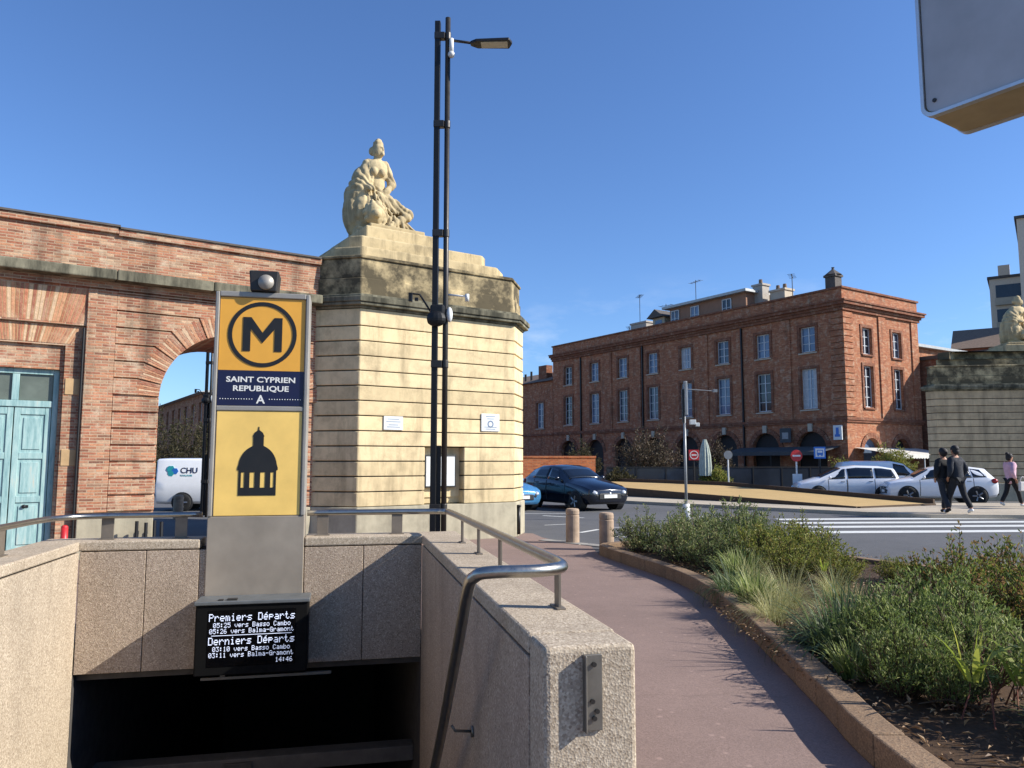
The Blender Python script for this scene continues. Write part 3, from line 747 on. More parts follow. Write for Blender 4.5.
# voussoirs: each course runs level across the pier, then bends to the radius of the arch
zk = [2.658+.28*i for i in range(6)]
def joint(z, rO): return math.asin(max(-1, min(1, (z-az)/rO)))
rO = ar+.38
ang = [joint(z, rO) for z in zk]+[math.pi/2-.13]
for sd_ in (-1, 1):
    px = lambda r, a: ac+sd_*r*math.cos(a)
    xe = -3.371 if sd_ < 0 else -.02
    for k in range(6):
        a0, a1 = ang[k]+.008, ang[k+1]-.008
        za, zb = zk[k]+.014, (zk[k+1] if k < 5 else 4.35)-.014
        arc_ = [(px(ar, a0+(a1-a0)*t/3), az+ar*math.sin(a0+(a1-a0)*t/3)) for t in range(4)]
        oz1 = min(az+rO*math.sin(a1), zb)
        q = arc_+[(px(rO, a1), zb if k == 5 else oz1)]
        ext = abs(xe-ac)
        if ext > rO*math.cos(a0)+.02: q += [(xe, zb), (xe, za)] if k < 6 else []
        q += [(px(rO, a0), max(az+rO*math.sin(a0), za) if k else za)]
        b = B(); b.wall(q, -.04, .006); vo = b.build('voussoir', 'arcade', aw)
        b = B(); nb_ = 7
        for i in range(nb_):
            t0, t1 = a0+(a1-a0)*(i/nb_+.02), a0+(a1-a0)*((i+1)/nb_-.02); rr_ = rO-.06+.04*(i % 2)
            b.wall([(px(ar+.002, t0), az+ar*math.sin(t0)), (px(ar+.002, t1), az+ar*math.sin(t1)), (px(rr_, t1), min(az+rr_*math.sin(t1), 4.33)), (px(rr_, t0), min(az+rr_*math.sin(t0), 4.33))], -.0425, -.038)
        b.build('radial_brick', 'fan', vo)
b = B(); b.wall([(ac-.15, az+ar-.01), (ac+.15, az+ar-.01), (ac+.2, 4.34), (ac-.2, 4.34)], -.06, .01); b.build('keystone', 'arcade', aw, bevel=.01)
# brick fans over the door
for zb, zt, half, yy in ((3.79, 4.36, 1.02, -.004), (3.45, 3.74, .72, .054)):
    b = B()
    n = 41
    for i in range(n):
        u0, u1 = -half+2*half*i/n+.005, -half+2*half*(i+1)/n-.005
        fl = 1.22
        b.wall([(-4.71+u0, zb), (-4.71+u1, zb), (-4.71+u1*fl, zt), (-4.71+u0*fl, zt)], yy, yy+.02)
    fan_ = b.build('brick_fan', 'fan', aw)
    b = B(); b.wall([(-4.71-half, zb), (-4.71+half, zb), (-4.71+half*1.22, zt), (-4.71-half*1.22, zt)], yy+.003, yy+.015); b.build('mortar', 'quoin', fan_)
b = B(); b.box(-12, -5.63, -.05, .02, 0, .72); b.box(-3.79, ac-ar+.0, -.05, .02, 0, .72); b.box(ac+ar, .0, -.05, .02, 0, .72); b.build('plinth', 'plinth', aw, bevel=.015)
for z in (1.62, 2.76):
    b = B(); b.box(-4.05, -3.83, .045, .08, z-.13, z+.13); b.build('quoin', 'quoin', aw, bevel=.008)
b = B(); b.cyl((-3.83, -.02, .0), (-3.83, -.02, 3.72), .018, n=8); b.build('conduit', 'pole_dark', aw)
# door
DY = -.17
dr = B(); dr.box(-5.3, -5.22, .36, .46, 0, 3.03); dr.box(-4.2, -4.12, .36, .46, 0, 3.03); dr.box(-5.22, -4.2, .36, .46, 2.94, 3.03); dr.box(-5.22, -4.2, .36, .46, 2.42, 2.52); dr.box(-4.76, -4.66, .365, .46, 2.52, 2.94)
dr = dr.build('door', 'door_blue', aw, bevel=.008); dr.location.y = DY
for s in (-1, 1):
    c0, c1 = (-5.215, -4.715) if s < 0 else (-4.705, -4.205)
    b = B(); b.box(c0, c1, .40, .45, .05, 2.415)
    b.box(c0+.002, c0+.085, .38, .40, .05, 2.415); b.box(c1-.085, c1-.002, .38, .40, .05, 2.415)
    for z0, z1 in ((.05, .22), (.92, 1.02), (1.6, 1.7), (2.3, 2.414)): b.box(c0+.086, c1-.086, .381, .40, z0, z1)
    for z0, z1 in ((.27, .87), (1.07, 1.55), (1.75, 2.25)): b.box(c0+.13, c1-.13, .386, .40, z0, z1)
    b.build('door_leaf', 'door_blue', dr, bevel=.006)
    b = B(); b.box(-5.215 if s < 0 else -4.655, -4.765 if s < 0 else -4.205, .40, .41, 2.525, 2.935); b.build('pane', 'oldglass', dr)
b = B(); b.ball((-4.5, .37, .86), .03); b.cyl((-4.5, .40, .86), (-4.5, .37, .86), .012); b.box(-4.53, -4.44, .374, .384, .84, .88); b.build('handle', 'pole_dark', dr)
b = B(); b.box(-5.45, -3.9, .47, .52, -.0, 3.2); b.build('door_backing', 'darkgap', aw).location.y = DY

rb = tag(None or B().cyl((0, 0, 0), (0, 0, .56), .055, .05, 16).ball((0, 0, .56), .05, 1, 1, .7).build('red_post', 'red', None, True), 'short red post beside the blue door', 'post')
rb.location = toM(AX-3.97, AY-.45)
b = B()
for i, x in enumerate((0, .14, .27, .38)): b.cyl((x, 0, 0), (x, .02*i, .60-.03*(i % 2)), .028, n=10)
pg = tag(b.build('peg_rack', 'pole_dark'), 'row of short dark pegs at the foot of the brick pier', 'rack'); pg.location = toM(AX-2.95, AY-.3); pg.rotation_euler.z = RZ_M

# ------------------------------------------------------------------ statues
def make_statue(seed, small=False):
    b = B(); r = random.Random(seed)
    def cap(p0, p1, r0, r1, n=7):
        p0, p1 = Vector(p0), Vector(p1)
        for i in range(n+1):
            t = i/n; b.ball(p0.lerp(p1, t), r0+(r1-r0)*t, u=12, v=8)
    # seat / drapery mass
    b.ball((-.1, .15, .16), .5, 1.25, .9, .5); b.ball((-.55, .1, .42), .3, .85, 1, 1.5); b.ball((-.62, .12, .72), .2, .8, 1, 1.2)
    b.ball((-.42, .05, .88), .31, .9, .95, 1.75, (0, R(16), 0)); b.ball((.1, .1, .5), .34, 1.5, .9, .9); b.ball((-.35, .0, .45), .33, 1, .9, 1.2)
    # pelvis, torso, neck, head
    b.ball((-.08, .02, .72), .27, 1.05, .85, .8); b.ball((-.1, .0, .98), .215, 1, .8, 1.25); b.ball((-.1, -.01, 1.26), .25, 1.15, .82, .95)
    b.ball((-.18, -.17, 1.2), .085); b.ball((.0, -.17, 1.2), .085)
    cap((-.09, .0, 1.42), (-.06, -.02, 1.58), .1, .085)
    cap((-.3, .0, 1.40), (.1, .0, 1.40), .1, .1)
    b.ball((-.06, -.03, 1.66), .14, .9, 1, 1.15); b.ball((.03, -.145, 1.655), .028, .8, 1, 1.3); b.ball((.01, -.12, 1.6), .055); b.ball((-.01, -.15, 1.715), .06, 1, .5, .3)
    b.ball((-.17, .05, 1.68), .09); b.ball((-.06, .03, 1.72), .135, 1, 1, 1)
    b.cyl((-.06, .0, 1.74), (-.055, .0, 1.85), .125, .115, 16); b.ball((-.055, .0, 1.86), .09, 1, 1, .8)
    # arms
    cap((.12, -.01, 1.37), (.27, -.03, 1.03), .105, .09); cap((.27, -.03, 1.03), (.1, -.2, .82), .085, .065); b.ball((.07, -.22, .80), .06, 1.3, .8, .8)
    cap((-.31, .0, 1.32), (-.42, -.05, .98), .10, .09); cap((-.42, -.05, .98), (-.28, -.28, .84), .085, .06); b.ball((-.25, -.3, .82), .06, 1.3, .8, .8)
    # cloak folds
    for k in range(7):
        x = -.27-.05*k; cap((x+.1, -.16+.01*k, 1.32-.03*k), (x-.06, -.16+.02*k, .62-.04*k), .032, .055, 9)
    # legs gathered to the right, knee forward, shin drawn back, foot beyond
    cap((-.02, -.12, .70), (.60, -.24, .40), .17, .115); cap((.0, .08, .62), (.55, .08, .30), .18, .12)
    cap((.60, -.24, .38), (.2, -.42, .13), .105, .065); cap((.55, .08, .28), (.80, -.12, .09), .10, .06)
    b.ball((.14, -.46, .07), .065, 1.8, .9, .7, (0, 0, R(25))); b.ball((.88, -.16, .05), .065, 1.8, .9, .7)
    for k in range(8):
        t = k/7; cap((-.2+.42*t, -.27-.03*t, .80-.16*t), (-.1+.62*t, -.36+.06*t, .30+.02*k), .022, .034, 9)
    for k in range(5):
        t = k/4; cap((.1+.3*t, -.36, .30), (-.05+.5*t, -.44+.05*t, .06), .03, .045, 6)
    # lion-head urn on the seat
    b.ball((-.2, -.4, .3), .22, 1, .9, 1.05); b.ball((-.2, -.58, .25), .1, 1, .8, .8)
    for k in range(10):
        a = k*math.tau/10; b.ball((-.2+.21*math.cos(a), -.42, .3+.21*math.sin(a)), .065)
    b.box(-.6, .7, -.4, .4, -.1, .03)
    me = bpy.data.meshes.new('statue'); b.bm.to_mesh(me); b.bm.free()
    o = bpy.data.objects.new('statue', me); COL.objects.link(o)
    md = o.modifiers.new('r', 'REMESH'); md.mode = 'VOXEL'; md.voxel_size = .017 if not small else .03
    md = o.modifiers.new('s', 'SMOOTH'); md.iterations = 2; md.factor = .5
    me = evalmesh(o)
    nrm = [v.normal.copy() for v in me.vertices]
    for v, vn in zip(me.vertices, nrm):
        p = v.co.copy()
        if p.z < 1.5:
            bare = p.z > .9 and -.28 < p.x < .12
            k = .003 if bare else .012
            w = (abs(math.sin(p.x*17+p.z*8+p.y*6+5*mnoise.noise(p*2.2)))-.6)*(.0 if bare else .03)
            v.co = p+vn*(mnoise.noise(p*9)*k+w)
        else: v.co = p+vn*mnoise.noise(p*16)*.006
    return me
sm = make_statue(3)
st = mk('statue', sm, 'statue', None, True)
tag(st, 'weathered stone statue of a seated woman on top of the cream pavilion', 'statue')
st.location = toM(-2.2, 2.2, 6.62); st.rotation_euler.z = R(24); st.scale = (1.0, 1.05, 1.16)
st2 = mk('statue', make_statue(5, True), 'statue', None, True); tag(st2, 'stone seated statue on the grey pavilion at the right edge', 'statue')
st2.location = Matrix.Rotation(R(-8), 3, 'Z') @ Vector((.95, 2.2, 6.64)) + pav2.location; st2.rotation_euler.z = R(20); st2.scale = (1.15, 1.1, 1.1)

# ------------------------------------------------------------------ buildings
def facade(fn, L0, L1, Z0, Z1, ops, name, mat, parent, depth=.25):
    """one sheet with reveals. ops: (s0,s1,z0,z1,arch). fn(s,z,d)->xyz, d inwards"""
    b = B()
    ss = sorted({L0, L1, *[o[0] for o in ops], *[o[1] for o in ops]}); zs = sorted({Z0, Z1, *[o[2] for o in ops], *[o[3] for o in ops]})
    for s0, s1 in zip(ss, ss[1:]):
        for z0, z1 in zip(zs, zs[1:]):
            sm_, zm = (s0+s1)/2, (z0+z1)/2
            if any(o[0] < sm_ < o[1] and o[2] < zm < o[3] for o in ops): continue
            b.face([fn(s0, z0, 0), fn(s1, z0, 0), fn(s1, z1, 0), fn(s0, z1, 0)])
    for s0, s1, z0, z1, arch in ops:
        if not arch: loop = [(s0, z0), (s1, z0), (s1, z1), (s0, z1)]
        else:
            r = (s1-s0)/2; c = (s0+s1)/2; zz = z1-r
            arc = [(c+r*math.cos(math.pi*i/14), zz+r*math.sin(math.pi*i/14)) for i in range(15)]
            loop = [(s0, z0), (s1, z0)]+arc
            for i in range(7):
                b.face([fn(*arc[i], 0), fn(*arc[i+1], 0), fn(s1, z1, 0)])
                b.face([fn(*arc[14-i], 0), fn(*arc[13-i], 0), fn(s0, z1, 0)])
        n = len(loop)
        for i in range(n):
            p, q = loop[i], loop[(i+1) % n]
            b.face([fn(*p, 0), fn(*q, 0), fn(*q, depth), fn(*p, depth)])
    return b.build(name, mat, parent)
def fbox(b, fn, s0, s1, z0, z1, d0, d1):
    p = [fn(s, z, d) for s, z, d in ((s0,z0,d0),(s1,z0,d0),(s1,z0,d1),(s0,z0,d1),(s0,z1,d0),(s1,z1,d0),(s1,z1,d1),(s0,z1,d1))]
    v = [b.bm.verts.new(q) for q in p]
    for f in ((3,2,1,0),(4,5,6,7),(0,1,5,4),(1,2,6,5),(2,3,7,6),(3,0,4,7)): b.bm.faces.new([v[i] for i in f])
def window(fn, s0, s1, z0, z1, parent, d=.16, bars=2, glass='winglass', frame='winframe', surround=None, sill=True):
    pane = rnd.choice(['winglass', 'winglass', 'winglass_pale', 'winglass_dark', 'winglass_mid']) if glass == 'winglass' else rnd.choice(['winglass_dark', 'winglass_dark', 'winglass_mid'])
    b = B(); f = .07
    fbox(b, fn, s0, s0+f, z0, z1, d, d+.08); fbox(b, fn, s1-f, s1, z0, z1, d, d+.08)
    fbox(b, fn, s0+f, s1-f, z1-f, z1, d, d+.08); fbox(b, fn, s0+f, s1-f, z0, z0+f, d, d+.08)
    c = (s0+s1)/2; fbox(b, fn, c-.04, c+.04, z0+f, z1-f, d+.001, d+.08)
    for i in range(bars):
        z = z0+(z1-z0)*(i+1)/(bars+1); fbox(b, fn, s0+f, c-.04, z-.02, z+.02, d+.012, d+.07); fbox(b, fn, c+.04, s1-f, z-.02, z+.02, d+.012, d+.07)
    w = b.build('window', frame, parent)
    b = B(); fbox(b, fn, s0+.01, s1-.01, z0+.01, z1-.01, d+.04, d+.06); b.build('pane', pane, w)
    if pane == 'winglass_pale':
        for a0, a1 in ((s0+.08, (s0*2+s1)/3), ((s0+2*s1)/3, s1-.08)):
            b = B(); fbox(b, fn, a0, a1, z0+.08, z1-.08, d+.028, d+.036); b.build('curtain', 'curtain', w)
    if surround:
        b = B(); t = .2
        fbox(b, fn, s0-t, s0-.002, z0-.05, z1+t, -.06, .03); fbox(b, fn, s1+.002, s1+t, z0-.05, z1+t, -.06, .03); fbox(b, fn, s0-.001, s1+.001, z1+.002, z1+t, -.06, .03)
        b.build('surround', surround, w)
    if sill:
        b = B(); fbox(b, fn, s0-.12, s1+.12, z0-.14, z0-.052, -.11, .1); b.build('sill', 'render_cream' if parent is not bl or glass == 'winglass' else 'facade_trim', w)
    return w
BC = Vector((21.78, 50.0, 0))
bl = thing('brick_building', 'long three storey red brick building with white windows across the square', 'building', BC, RZ_M)
fL = lambda s, z, d: (d, s, z)
fR = lambda s, z, d: (s, d, z)
bays = [2.68, 6.42, 10.15, 14.0, 17.8, 21.6, 25.5, 29.5]
ops = []
for y in bays:
    ops += [(y-.62, y+.62, 5.16, 7.9, False), (y-.6, y+.6, 9.06, 10.8, False), (y-1.15, y+1.15, .02, 3.6, True)]
facade(fL, 0, 32, 0, 12.0, ops, 'wall', 'facade', bl, .3)
opsR = []
for x in (2.65, 6.25):
    opsR += [(x-.55, x+.55, 5.2, 8.0, False), (x-.55, x+.55, 8.8, 10.6, False), (x-.95, x+.95, .02, 3.15, True)]
facade(fR, 0, 9.0, 0, 12.0, opsR, 'wall', 'facade', bl, .3)
for y in bays:
    window(fL, y-.62, y+.62, 5.16, 7.9, bl, bars=3, surround='facade_trim'); window(fL, y-.6, y+.6, 9.06, 10.8, bl, bars=2, surround='facade_trim')
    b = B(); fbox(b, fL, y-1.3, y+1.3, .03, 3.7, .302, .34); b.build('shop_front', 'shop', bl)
    b = B()
    for k in range(13):
        a0, a1 = math.pi*k/13+.01, math.pi*(k+1)/13-.01
        q = [(y+r*math.cos(a), 2.45+r*math.sin(a)) for r, a in ((1.16, a0), (1.5, a0), (1.5, a1), (1.16, a1))]
        b.prism(q, lambda s, z: fL(s, z, -.07), lambda s, z: fL(s, z, .02))
    b.build('arch_trim', 'facade_trim', bl)
    b = B(); fbox(b, fL, y-.16, y+.16, 3.62, 4.15, -.16, .02); b.build('keystone', 'render_cream', bl)
for x in (2.65, 6.25):
    window(fR, x-.55, x+.55, 5.2, 8.0, bl, bars=3, glass='winglass_dark', surround='facade_trim'); window(fR, x-.55, x+.55, 8.8, 10.6, bl, bars=2, glass='winglass_dark', surround='facade_trim')
    b = B(); fbox(b, fR, x-1.1, x+1.1, .03, 3.3, .302, .34); b.build('shop_front', 'shop' if x > 4 else 'winglass', bl)
    b = B()
    for k in range(13):
        a0, a1 = math.pi*k/13+.01, math.pi*(k+1)/13-.01
        q = [(x+r*math.cos(a), 2.2+r*math.sin(a)) for r, a in ((.96, a0), (1.3, a0), (1.3, a1), (.96, a1))]
        b.prism(q, lambda s, z: fR(s, z, -.07), lambda s, z: fR(s, z, .02))
    b.build('arch_trim', 'facade_trim', bl)
b = B(); b.box(-.16, 9.16, -.16, 32.1, 4.3, 4.48); b.box(-.1, 9.1, -.1, 32.05, 4.16, 4.3); b.build('string_course', 'facade_trim', bl)
b = B()
for o, z0, z1 in ((.15, 11.55, 11.75), (.25, 11.75, 11.92), (.42, 11.92, 12.12), (.5, 12.12, 12.22)): b.box(-o, 9+o, -o, 32+o*.3, z0, z1)
b.build('cornice', 'facade_trim', bl)
b = B(); b.box(-.05, 9.05, -.05, 32, 12.22, 13.02); b.build('parapet', 'facade', bl)
b = B(); b.box(-.15, 9.15, -.15, 32.05, 13.02, 13.15); b.build('parapet_coping', 'facade_trim', bl)
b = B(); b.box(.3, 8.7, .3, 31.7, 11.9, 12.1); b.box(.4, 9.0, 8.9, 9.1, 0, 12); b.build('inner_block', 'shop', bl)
# pilasters and quoins
for y in (4.5, 12.1, 19.7, 23.5):
    b = B(); fbox(b, fL, y-.45, y+.45, 4.5, 11.5, -.09, .01); b.build('pilaster', 'facade', bl)
for x in (4.45, 8.55):
    b = B(); fbox(b, fR, x-.42, x+.42, 4.5, 11.5, -.09, .01); b.build('pilaster', 'facade', bl)
b = B()
for i in range(17):
    z0 = 4.52+.41*i
    b.box(-.1, 1.0, -.1, .9, z0, z0+.37)
b.build('corner_quoin', 'facade', bl, bevel=.02, seg=1)
for y in (8.3, 19.0, 27.5):
    b = B(); fbox(b, fL, y-.06, y+.06, .1, 11.5, -.14, -.02); b.build('downpipe', 'pole_dark', bl)
# attic storey, dormer, chimneys, antennas
b = B(); b.box(.6, 6, 8.3, 16.25, 12.5, 14.35); b.build('attic_storey', 'render_orange', bl)
b = B(); b.box(.1, 6.5, 7.9, 16.7, 14.35, 14.55); b.build('attic_roof', 'roof_light', bl)
fA = lambda s, z, d: (.6+d-.05, s, z)
for y in (10.1, 13.4, 15.6): window(fA, y-.45, y+.45, 12.75, 14.15, bl, d=-.05, bars=1, sill=False)
b = B(); b.box(.8, 2.5, 17.1, 18.5, 12.5, 13.9); dm = b.build('dormer', 'render_cream', bl)
b = B(); b.prism([(16.8, 13.9), (18.8, 13.9), (17.8, 14.6)], lambda y, z: (.3, y, z), lambda y, z: (3.5, y, z)); b.build('dormer_roof', 'roof', dm)
fD = lambda s, z, d: (.8+d-.05, s, z)
b = B(); fbox(b, fD, 17.4, 18.2, 12.6, 13.7, .02, .06); b.build('dormer_window', 'winglass', dm)
def chimney(x, y, w, d, z0, z1, mat, pots=1):
    b = B(); b.box(x-w/2, x+w/2, y-d/2, y+d/2, z0, z1); b.box(x-w/2-.08, x+w/2+.08, y-d/2-.08, y+d/2+.08, z1, z1+.15); c = b.build('chimney', mat, bl)
    for k in range(pots):
        yy = y+(k-(pots-1)/2)*.6
        b = B(); b.cyl((x, yy, z1+.15), (x, yy, z1+.55), .16, .13, 10); b.build('chimney_pot', 'roof_tile', c)
chimney(2.2, 21.3, 1.0, 2.0, 12.4, 14.0, 'render_white', 0)
chimney(2.0, 8.0, .8, .9, 12.4, 14.9, 'render_white', 1); chimney(2.2, 6.3, 1.0, 1.3, 12.4, 14.2, 'render_cream', 2)
chimney(1.0, 1.2, .75, .75, 12.4, 14.1, 'roof', 0)
b = B(); b.lathe([(.6, 0), (.1, .4), (.08, .5), (.12, .55)], 8, (1.0, 1.2, 14.25)); b.build('chimney_cap', 'roof', bl)
def antenna(x, y, z0, z1, n=5, az=0):
    b = B(); z1 = z0+(z1-z0)*.72; b.cyl((x, y, z0), (x, y, z1), .03, n=6)
    c, s_ = math.cos(az), math.sin(az)
    b.cyl((x-.7*c, y-.7*s_, z1-.15), (x+.7*c, y+.7*s_, z1-.15), .02, n=5)
    for k in range(n):
        t = -.65+1.3*k/(n-1); b.cyl((x+t*c-.25*s_, y+t*s_+.25*c, z1-.15), (x+t*c+.25*s_, y+t*s_-.25*c, z1-.15), .014, n=5)
    b.build('antenna', 'pole_dark', bl)
antenna(2.0, 21.4, 14.0, 17.8, 6, R(60)); antenna(3.5, 19.6, 12.5, 17.0, 4, R(100)); antenna(2.0, 14.6, 14.5, 17.6, 5, R(80)); antenna(2.5, 23.4, 12.5, 14.8, 4, R(40)); antenna(2.0, 5.2, 13, 16.2, 4, R(30))
# lower wing to the left
wg = thing('brick_building', 'lower brick wing continuing left of the long building, half behind the pavilion', 'building', BC, RZ_M)
ops = []
for y in (34.2, 38.0): ops += [(y-.6, y+.6, 5.0, 7.6, False)]
facade(fL, 32.05, 52, 0, 9.7, ops, 'wall', 'facade', wg, .3)
for y in (34.2, 38.0): window(fL, y-.6, y+.6, 5.0, 7.6, wg, bars=3, surround='facade_trim')
b = B(); b.prism([(-.4, 9.7), (4.5, 11.4), (9.5, 9.7)], lambda x, z: (x, 32.1, z), lambda x, z: (x, 52, z)); b.build('roof', 'roof_tile', wg)
b = B(); b.box(1.0, 1.8, 34.5, 35.9, 9.6, 11.6); b.build('chimney', 'facade_trim', wg)
b = B(); b.cyl((1.2, 37.5, 9.5), (1.2, 37.5, 11.2), .12); b.cyl((1.2, 38.6, 9.5), (1.2, 38.6, 11.0), .12); b.build('vent_pipe', 'pole_dark', wg)
b = B(); fbox(b, fL, 32.1, 52, 4.2, 4.4, -.12, .01); b.build('string_course', 'facade_trim', wg)
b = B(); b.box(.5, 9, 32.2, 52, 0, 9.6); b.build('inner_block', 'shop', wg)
# lower house to the right
hs = thing('brick_building', 'low brick house with pale roof edge between the long building and the grey pavilion', 'building', BC, RZ_M)
b = B(); b.box(9.2, 20, 1.5, 12, 0, 10.2); b.build('wall', 'facade', hs)
b = B(); b.box(9.1, 20.2, 1.1, 12, 10.2, 10.4); b.prism([(1.2, 10.4), (6.5, 12.0), (12, 10.4)], lambda y, z: (9.1, y, z), lambda y, z: (20.2, y, z)); b.build('roof', 'roof_light', hs)
b = B(); b.cyl((10.5, 2.0, 10.4), (10.5, 2.0, 11.5), .15); b.build('vent_pipe', 'pole_dark', hs)
window(lambda s, z, d: (s, 1.5+d-.05, z), 10.2, 11.1, 5.3, 7.3, hs, d=-.03, bars=2)
sl = thing('brick_building', 'narrow brown brick house wedged between the long building and the grey pavilion', 'building', BC, RZ_M)
b = B(); b.box(9.65, 15, -5.3, 1.45, 0, 8.9); b.build('wall', 'facade_trim', sl)
b = B(); b.box(9.5, 15.2, -5.5, 1.46, 8.9, 9.15); b.build('roof', 'roof', sl)
fh = thing('brick_building', 'brown brick house with tiled roof rising behind the grey pavilion', 'building', (43.0, 74, 0), R(-33))
b = B(); b.box(0, 12, 0, 10, 0, 12.4); b.build('wall', 'facade_trim', fh)
b = B(); b.prism([(-.5, 12.4), (5, 15), (10.5, 12.4)], lambda y, z: (-.3, y, z), lambda y, z: (12.3, y, z)); b.build('roof', 'roof_tile', fh)
def apartment(label, x, y, w, d, h, rz, mat, nfl, ncol):
    t = thing('apartment_block', label, 'building', (x, y, 0), rz)
    b = B(); b.box(0, w, 0, d, 0, h); b.build('wall', mat, t)
    b = B(); b.box(-.2, w+.2, -.2, d+.2, h, h+.3); b.build('roof', 'roof', t)
    for f in range(nfl):
        for c in range(ncol):
            z = h-2.3-f*2.9; x0 = .6+c*(w-.6)/ncol
            b = B(); b.box(x0, x0+(w-.6)/ncol-.7, -.06, .05, z, z+1.5); b.build('window', 'winglass_dark', t)
            b = B(); b.box(x0-.1, x0+(w-.6)/ncol-.6, -.5, .0, z-.95, z-.1); b.build('balcony', 'render_cream', t)
    return t
ap = apartment('beige apartment block with balconies far behind the right statue', 56.9, 90, 12, 10, 23.2, R(-34), 'concrete_block', 5, 3)
b = B(); b.box(.9, 2.1, 2, 3.2, 23.4, 25.2); b.build('chimney', 'concrete_block', ap)
apartment('tall plain tower block cut by the right edge of the view', 53.9, 80, 14, 12, 27.4, R(-35), 'concrete_block', 0, 3)
# building seen through the arch
ab = thing('brick_building', 'red brick terrace with grey roof seen through the archway', 'building', (-21.4, 53.5, 0), RZ_M)
ops = [(y-.5, y+.5, z, z+1.6, False) for y in [1.5+2.6*i for i in range(11)] for z in (1.2, 4.2)]
facade(fL, 0, 30, 0, 6.4, ops, 'wall', 'facade', ab, .25)
for o in ops: window(fL, *o[:4], ab, bars=1, sill=False)
b = B(); b.prism([(-.5, 6.4), (6.0, 7.9), (12.5, 6.4)], lambda x, z: (x, -.3, z), lambda x, z: (x, 30.3, z)); b.build('roof', 'roof_light', ab)
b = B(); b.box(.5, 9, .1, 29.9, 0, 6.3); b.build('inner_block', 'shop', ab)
ab2 = thing('brick_building', 'plain red brick house standing behind the lamp in the archway', 'building', (-16.5, 55, 0), RZ_M)
b = B(); b.box(0, 10, 0, 14, 0, 6.0); b.build('wall', 'facade', ab2)
b = B(); b.prism([(-.4, 6.0), (5, 8.2), (10.4, 6.0)], lambda x, z: (x, -.3, z), lambda x, z: (x, 14.3, z)); b.build('roof', 'roof_tile', ab2)
# low lit brick wall
lw = thing('brick_wall', 'low sunlit orange brick wall behind the parked dark hatchback', 'wall', (.0, 36.6, 0), R(8))
b = B(); b.box(-5, 4.05, 0, .35, 0, 1.75); b.build('wall', 'rough_brick', lw)
b = B(); b.box(-5.03, 4.08, -.03, .38, 1.75, 1.84); b.build('coping', 'rough_brick', lw, bevel=.01)

# ------------------------------------------------------------------ awnings, parasol, signs, mast
aw1 = thing('awning', 'long grey blue cafe awning under the shaded brick front', 'awning', BC, RZ_M)
b = B(); b.prism([(-.02, 2.6), (-1.9, 2.25), (-1.9, 2.0), (-1.86, 2.0), (-1.86, 2.2), (-.02, 2.53)], lambda x, z: (x, .6, z), lambda x, z: (x, 8.6, z)); b.build('canopy', 'awning_blue', aw1)
for y in (.9, 4.6, 8.3):
    b = B(); b.cyl((-1.85, y, 0), (-1.85, y, 2.2), .035, n=8); b.build('support', 'pole_dark', aw1)
aw2 = thing('awning', 'off white scalloped awning before the sunlit arches behind the white cars', 'awning', BC, RZ_M)
b = B(); n = 24
for i in range(n):
    x0, x1 = .7+7.6*i/n, .7+7.6*(i+1)/n
    b.face([(x0, -.05, 2.5), (x1, -.05, 2.5), (x1, -2.6, 2.05), (x0, -2.6, 2.05)])
    b.face([(x0, -2.6, 2.05), (x1, -2.6, 2.05), (x1, -2.61, 1.82), ((x0+x1)/2, -2.61, 1.76), (x0, -2.61, 1.82)])
b.build('canopy', 'awning_white', aw2)
for x in (.8, 4.5, 8.2):
    b = B(); b.cyl((x, -2.5, 0), (x, -2.5, 2.04), .04, n=8); b.build('support', 'sign_white', aw2)
ps = thing('parasol', 'closed pale green grey parasol on the cafe terrace', 'parasol', (10.0, 40, 0), 0)
b = B(); b.cyl((0, 0, 0), (0, 0, 2.75), .03, n=8); b.lathe([(.25, 0), (.25, .05), (.04, .07)], 14); b.build('pole', 'pole_dark', ps)
b = B(); n = 24
prof = [(.07, 2.72), (.16, 2.4), (.24, 1.9), (.27, 1.3), (.25, .85)]
rings = [[b.bm.verts.new(((r*(1+.22*(k % 2)))*math.cos(math.tau*k/n), (r*(1+.22*(k % 2)))*math.sin(math.tau*k/n), z)) for k in range(n)] for r, z in prof]
for A, C in zip(rings, rings[1:]):
    for k in range(n): b.bm.faces.new((A[k], A[(k+1) % n], C[(k+1) % n], C[k]))
b.bm.faces.new(rings[0]); b.build('canopy', 'parasol', ps)
# terrace screen
ts = thing('terrace_screen', 'dark glazed screen fence around the cafe terrace', 'fence', (5.0, 41, 0), R(5))
b = B()
for i in range(9): b.box(i*1.6, i*1.6+.06, 0, .06, 0, 1.25)
b.box(0, 12.86, .0, .06, 1.25, 1.31); b.build('frame', 'pole_dark', ts)
b = B(); b.box(.06, 12.8, .02, .035, .1, 1.24); b.build('pane', 'winglass_dark', ts)
def roadsign(label, loc, zc, shape, r, face, postmat='sign_grey', posth=None, rz=0):
    t = thing('road_sign', label, 'sign', loc, rz)
    b = B(); b.cyl((0, .03, 0), (0, .03, zc+r*.8), .035, n=10); b.build('post', postmat, t)
    b = B()
    if shape == 'round': b.cyl((0, 0, zc), (0, -.02, zc), r, n=28)
    else: b.box(-r, r, -.02, 0, zc-r, zc+r)
    b.build('panel', face, t, bevel=.004); return t
s1 = roadsign('round red no entry sign on white post left of the bus sign', (12.15, 33, 0), 1.82, 'round', .25, 'sign_red', 'sign_white')
b = B(); b.box(-.17, .17, -.028, -.021, 1.785, 1.855); b.build('bar', 'sign_white', s1)
b = B(); b.box(-.2, .2, -.05, -.01, .55, 1.05); b.build('lower_panel', 'sign_white', s1)
s2 = roadsign('square red no entry sign near the terrace parasol', (8.48, 36, 0), 1.88, 'square', .24, 'sign_red', 'pole_dark')
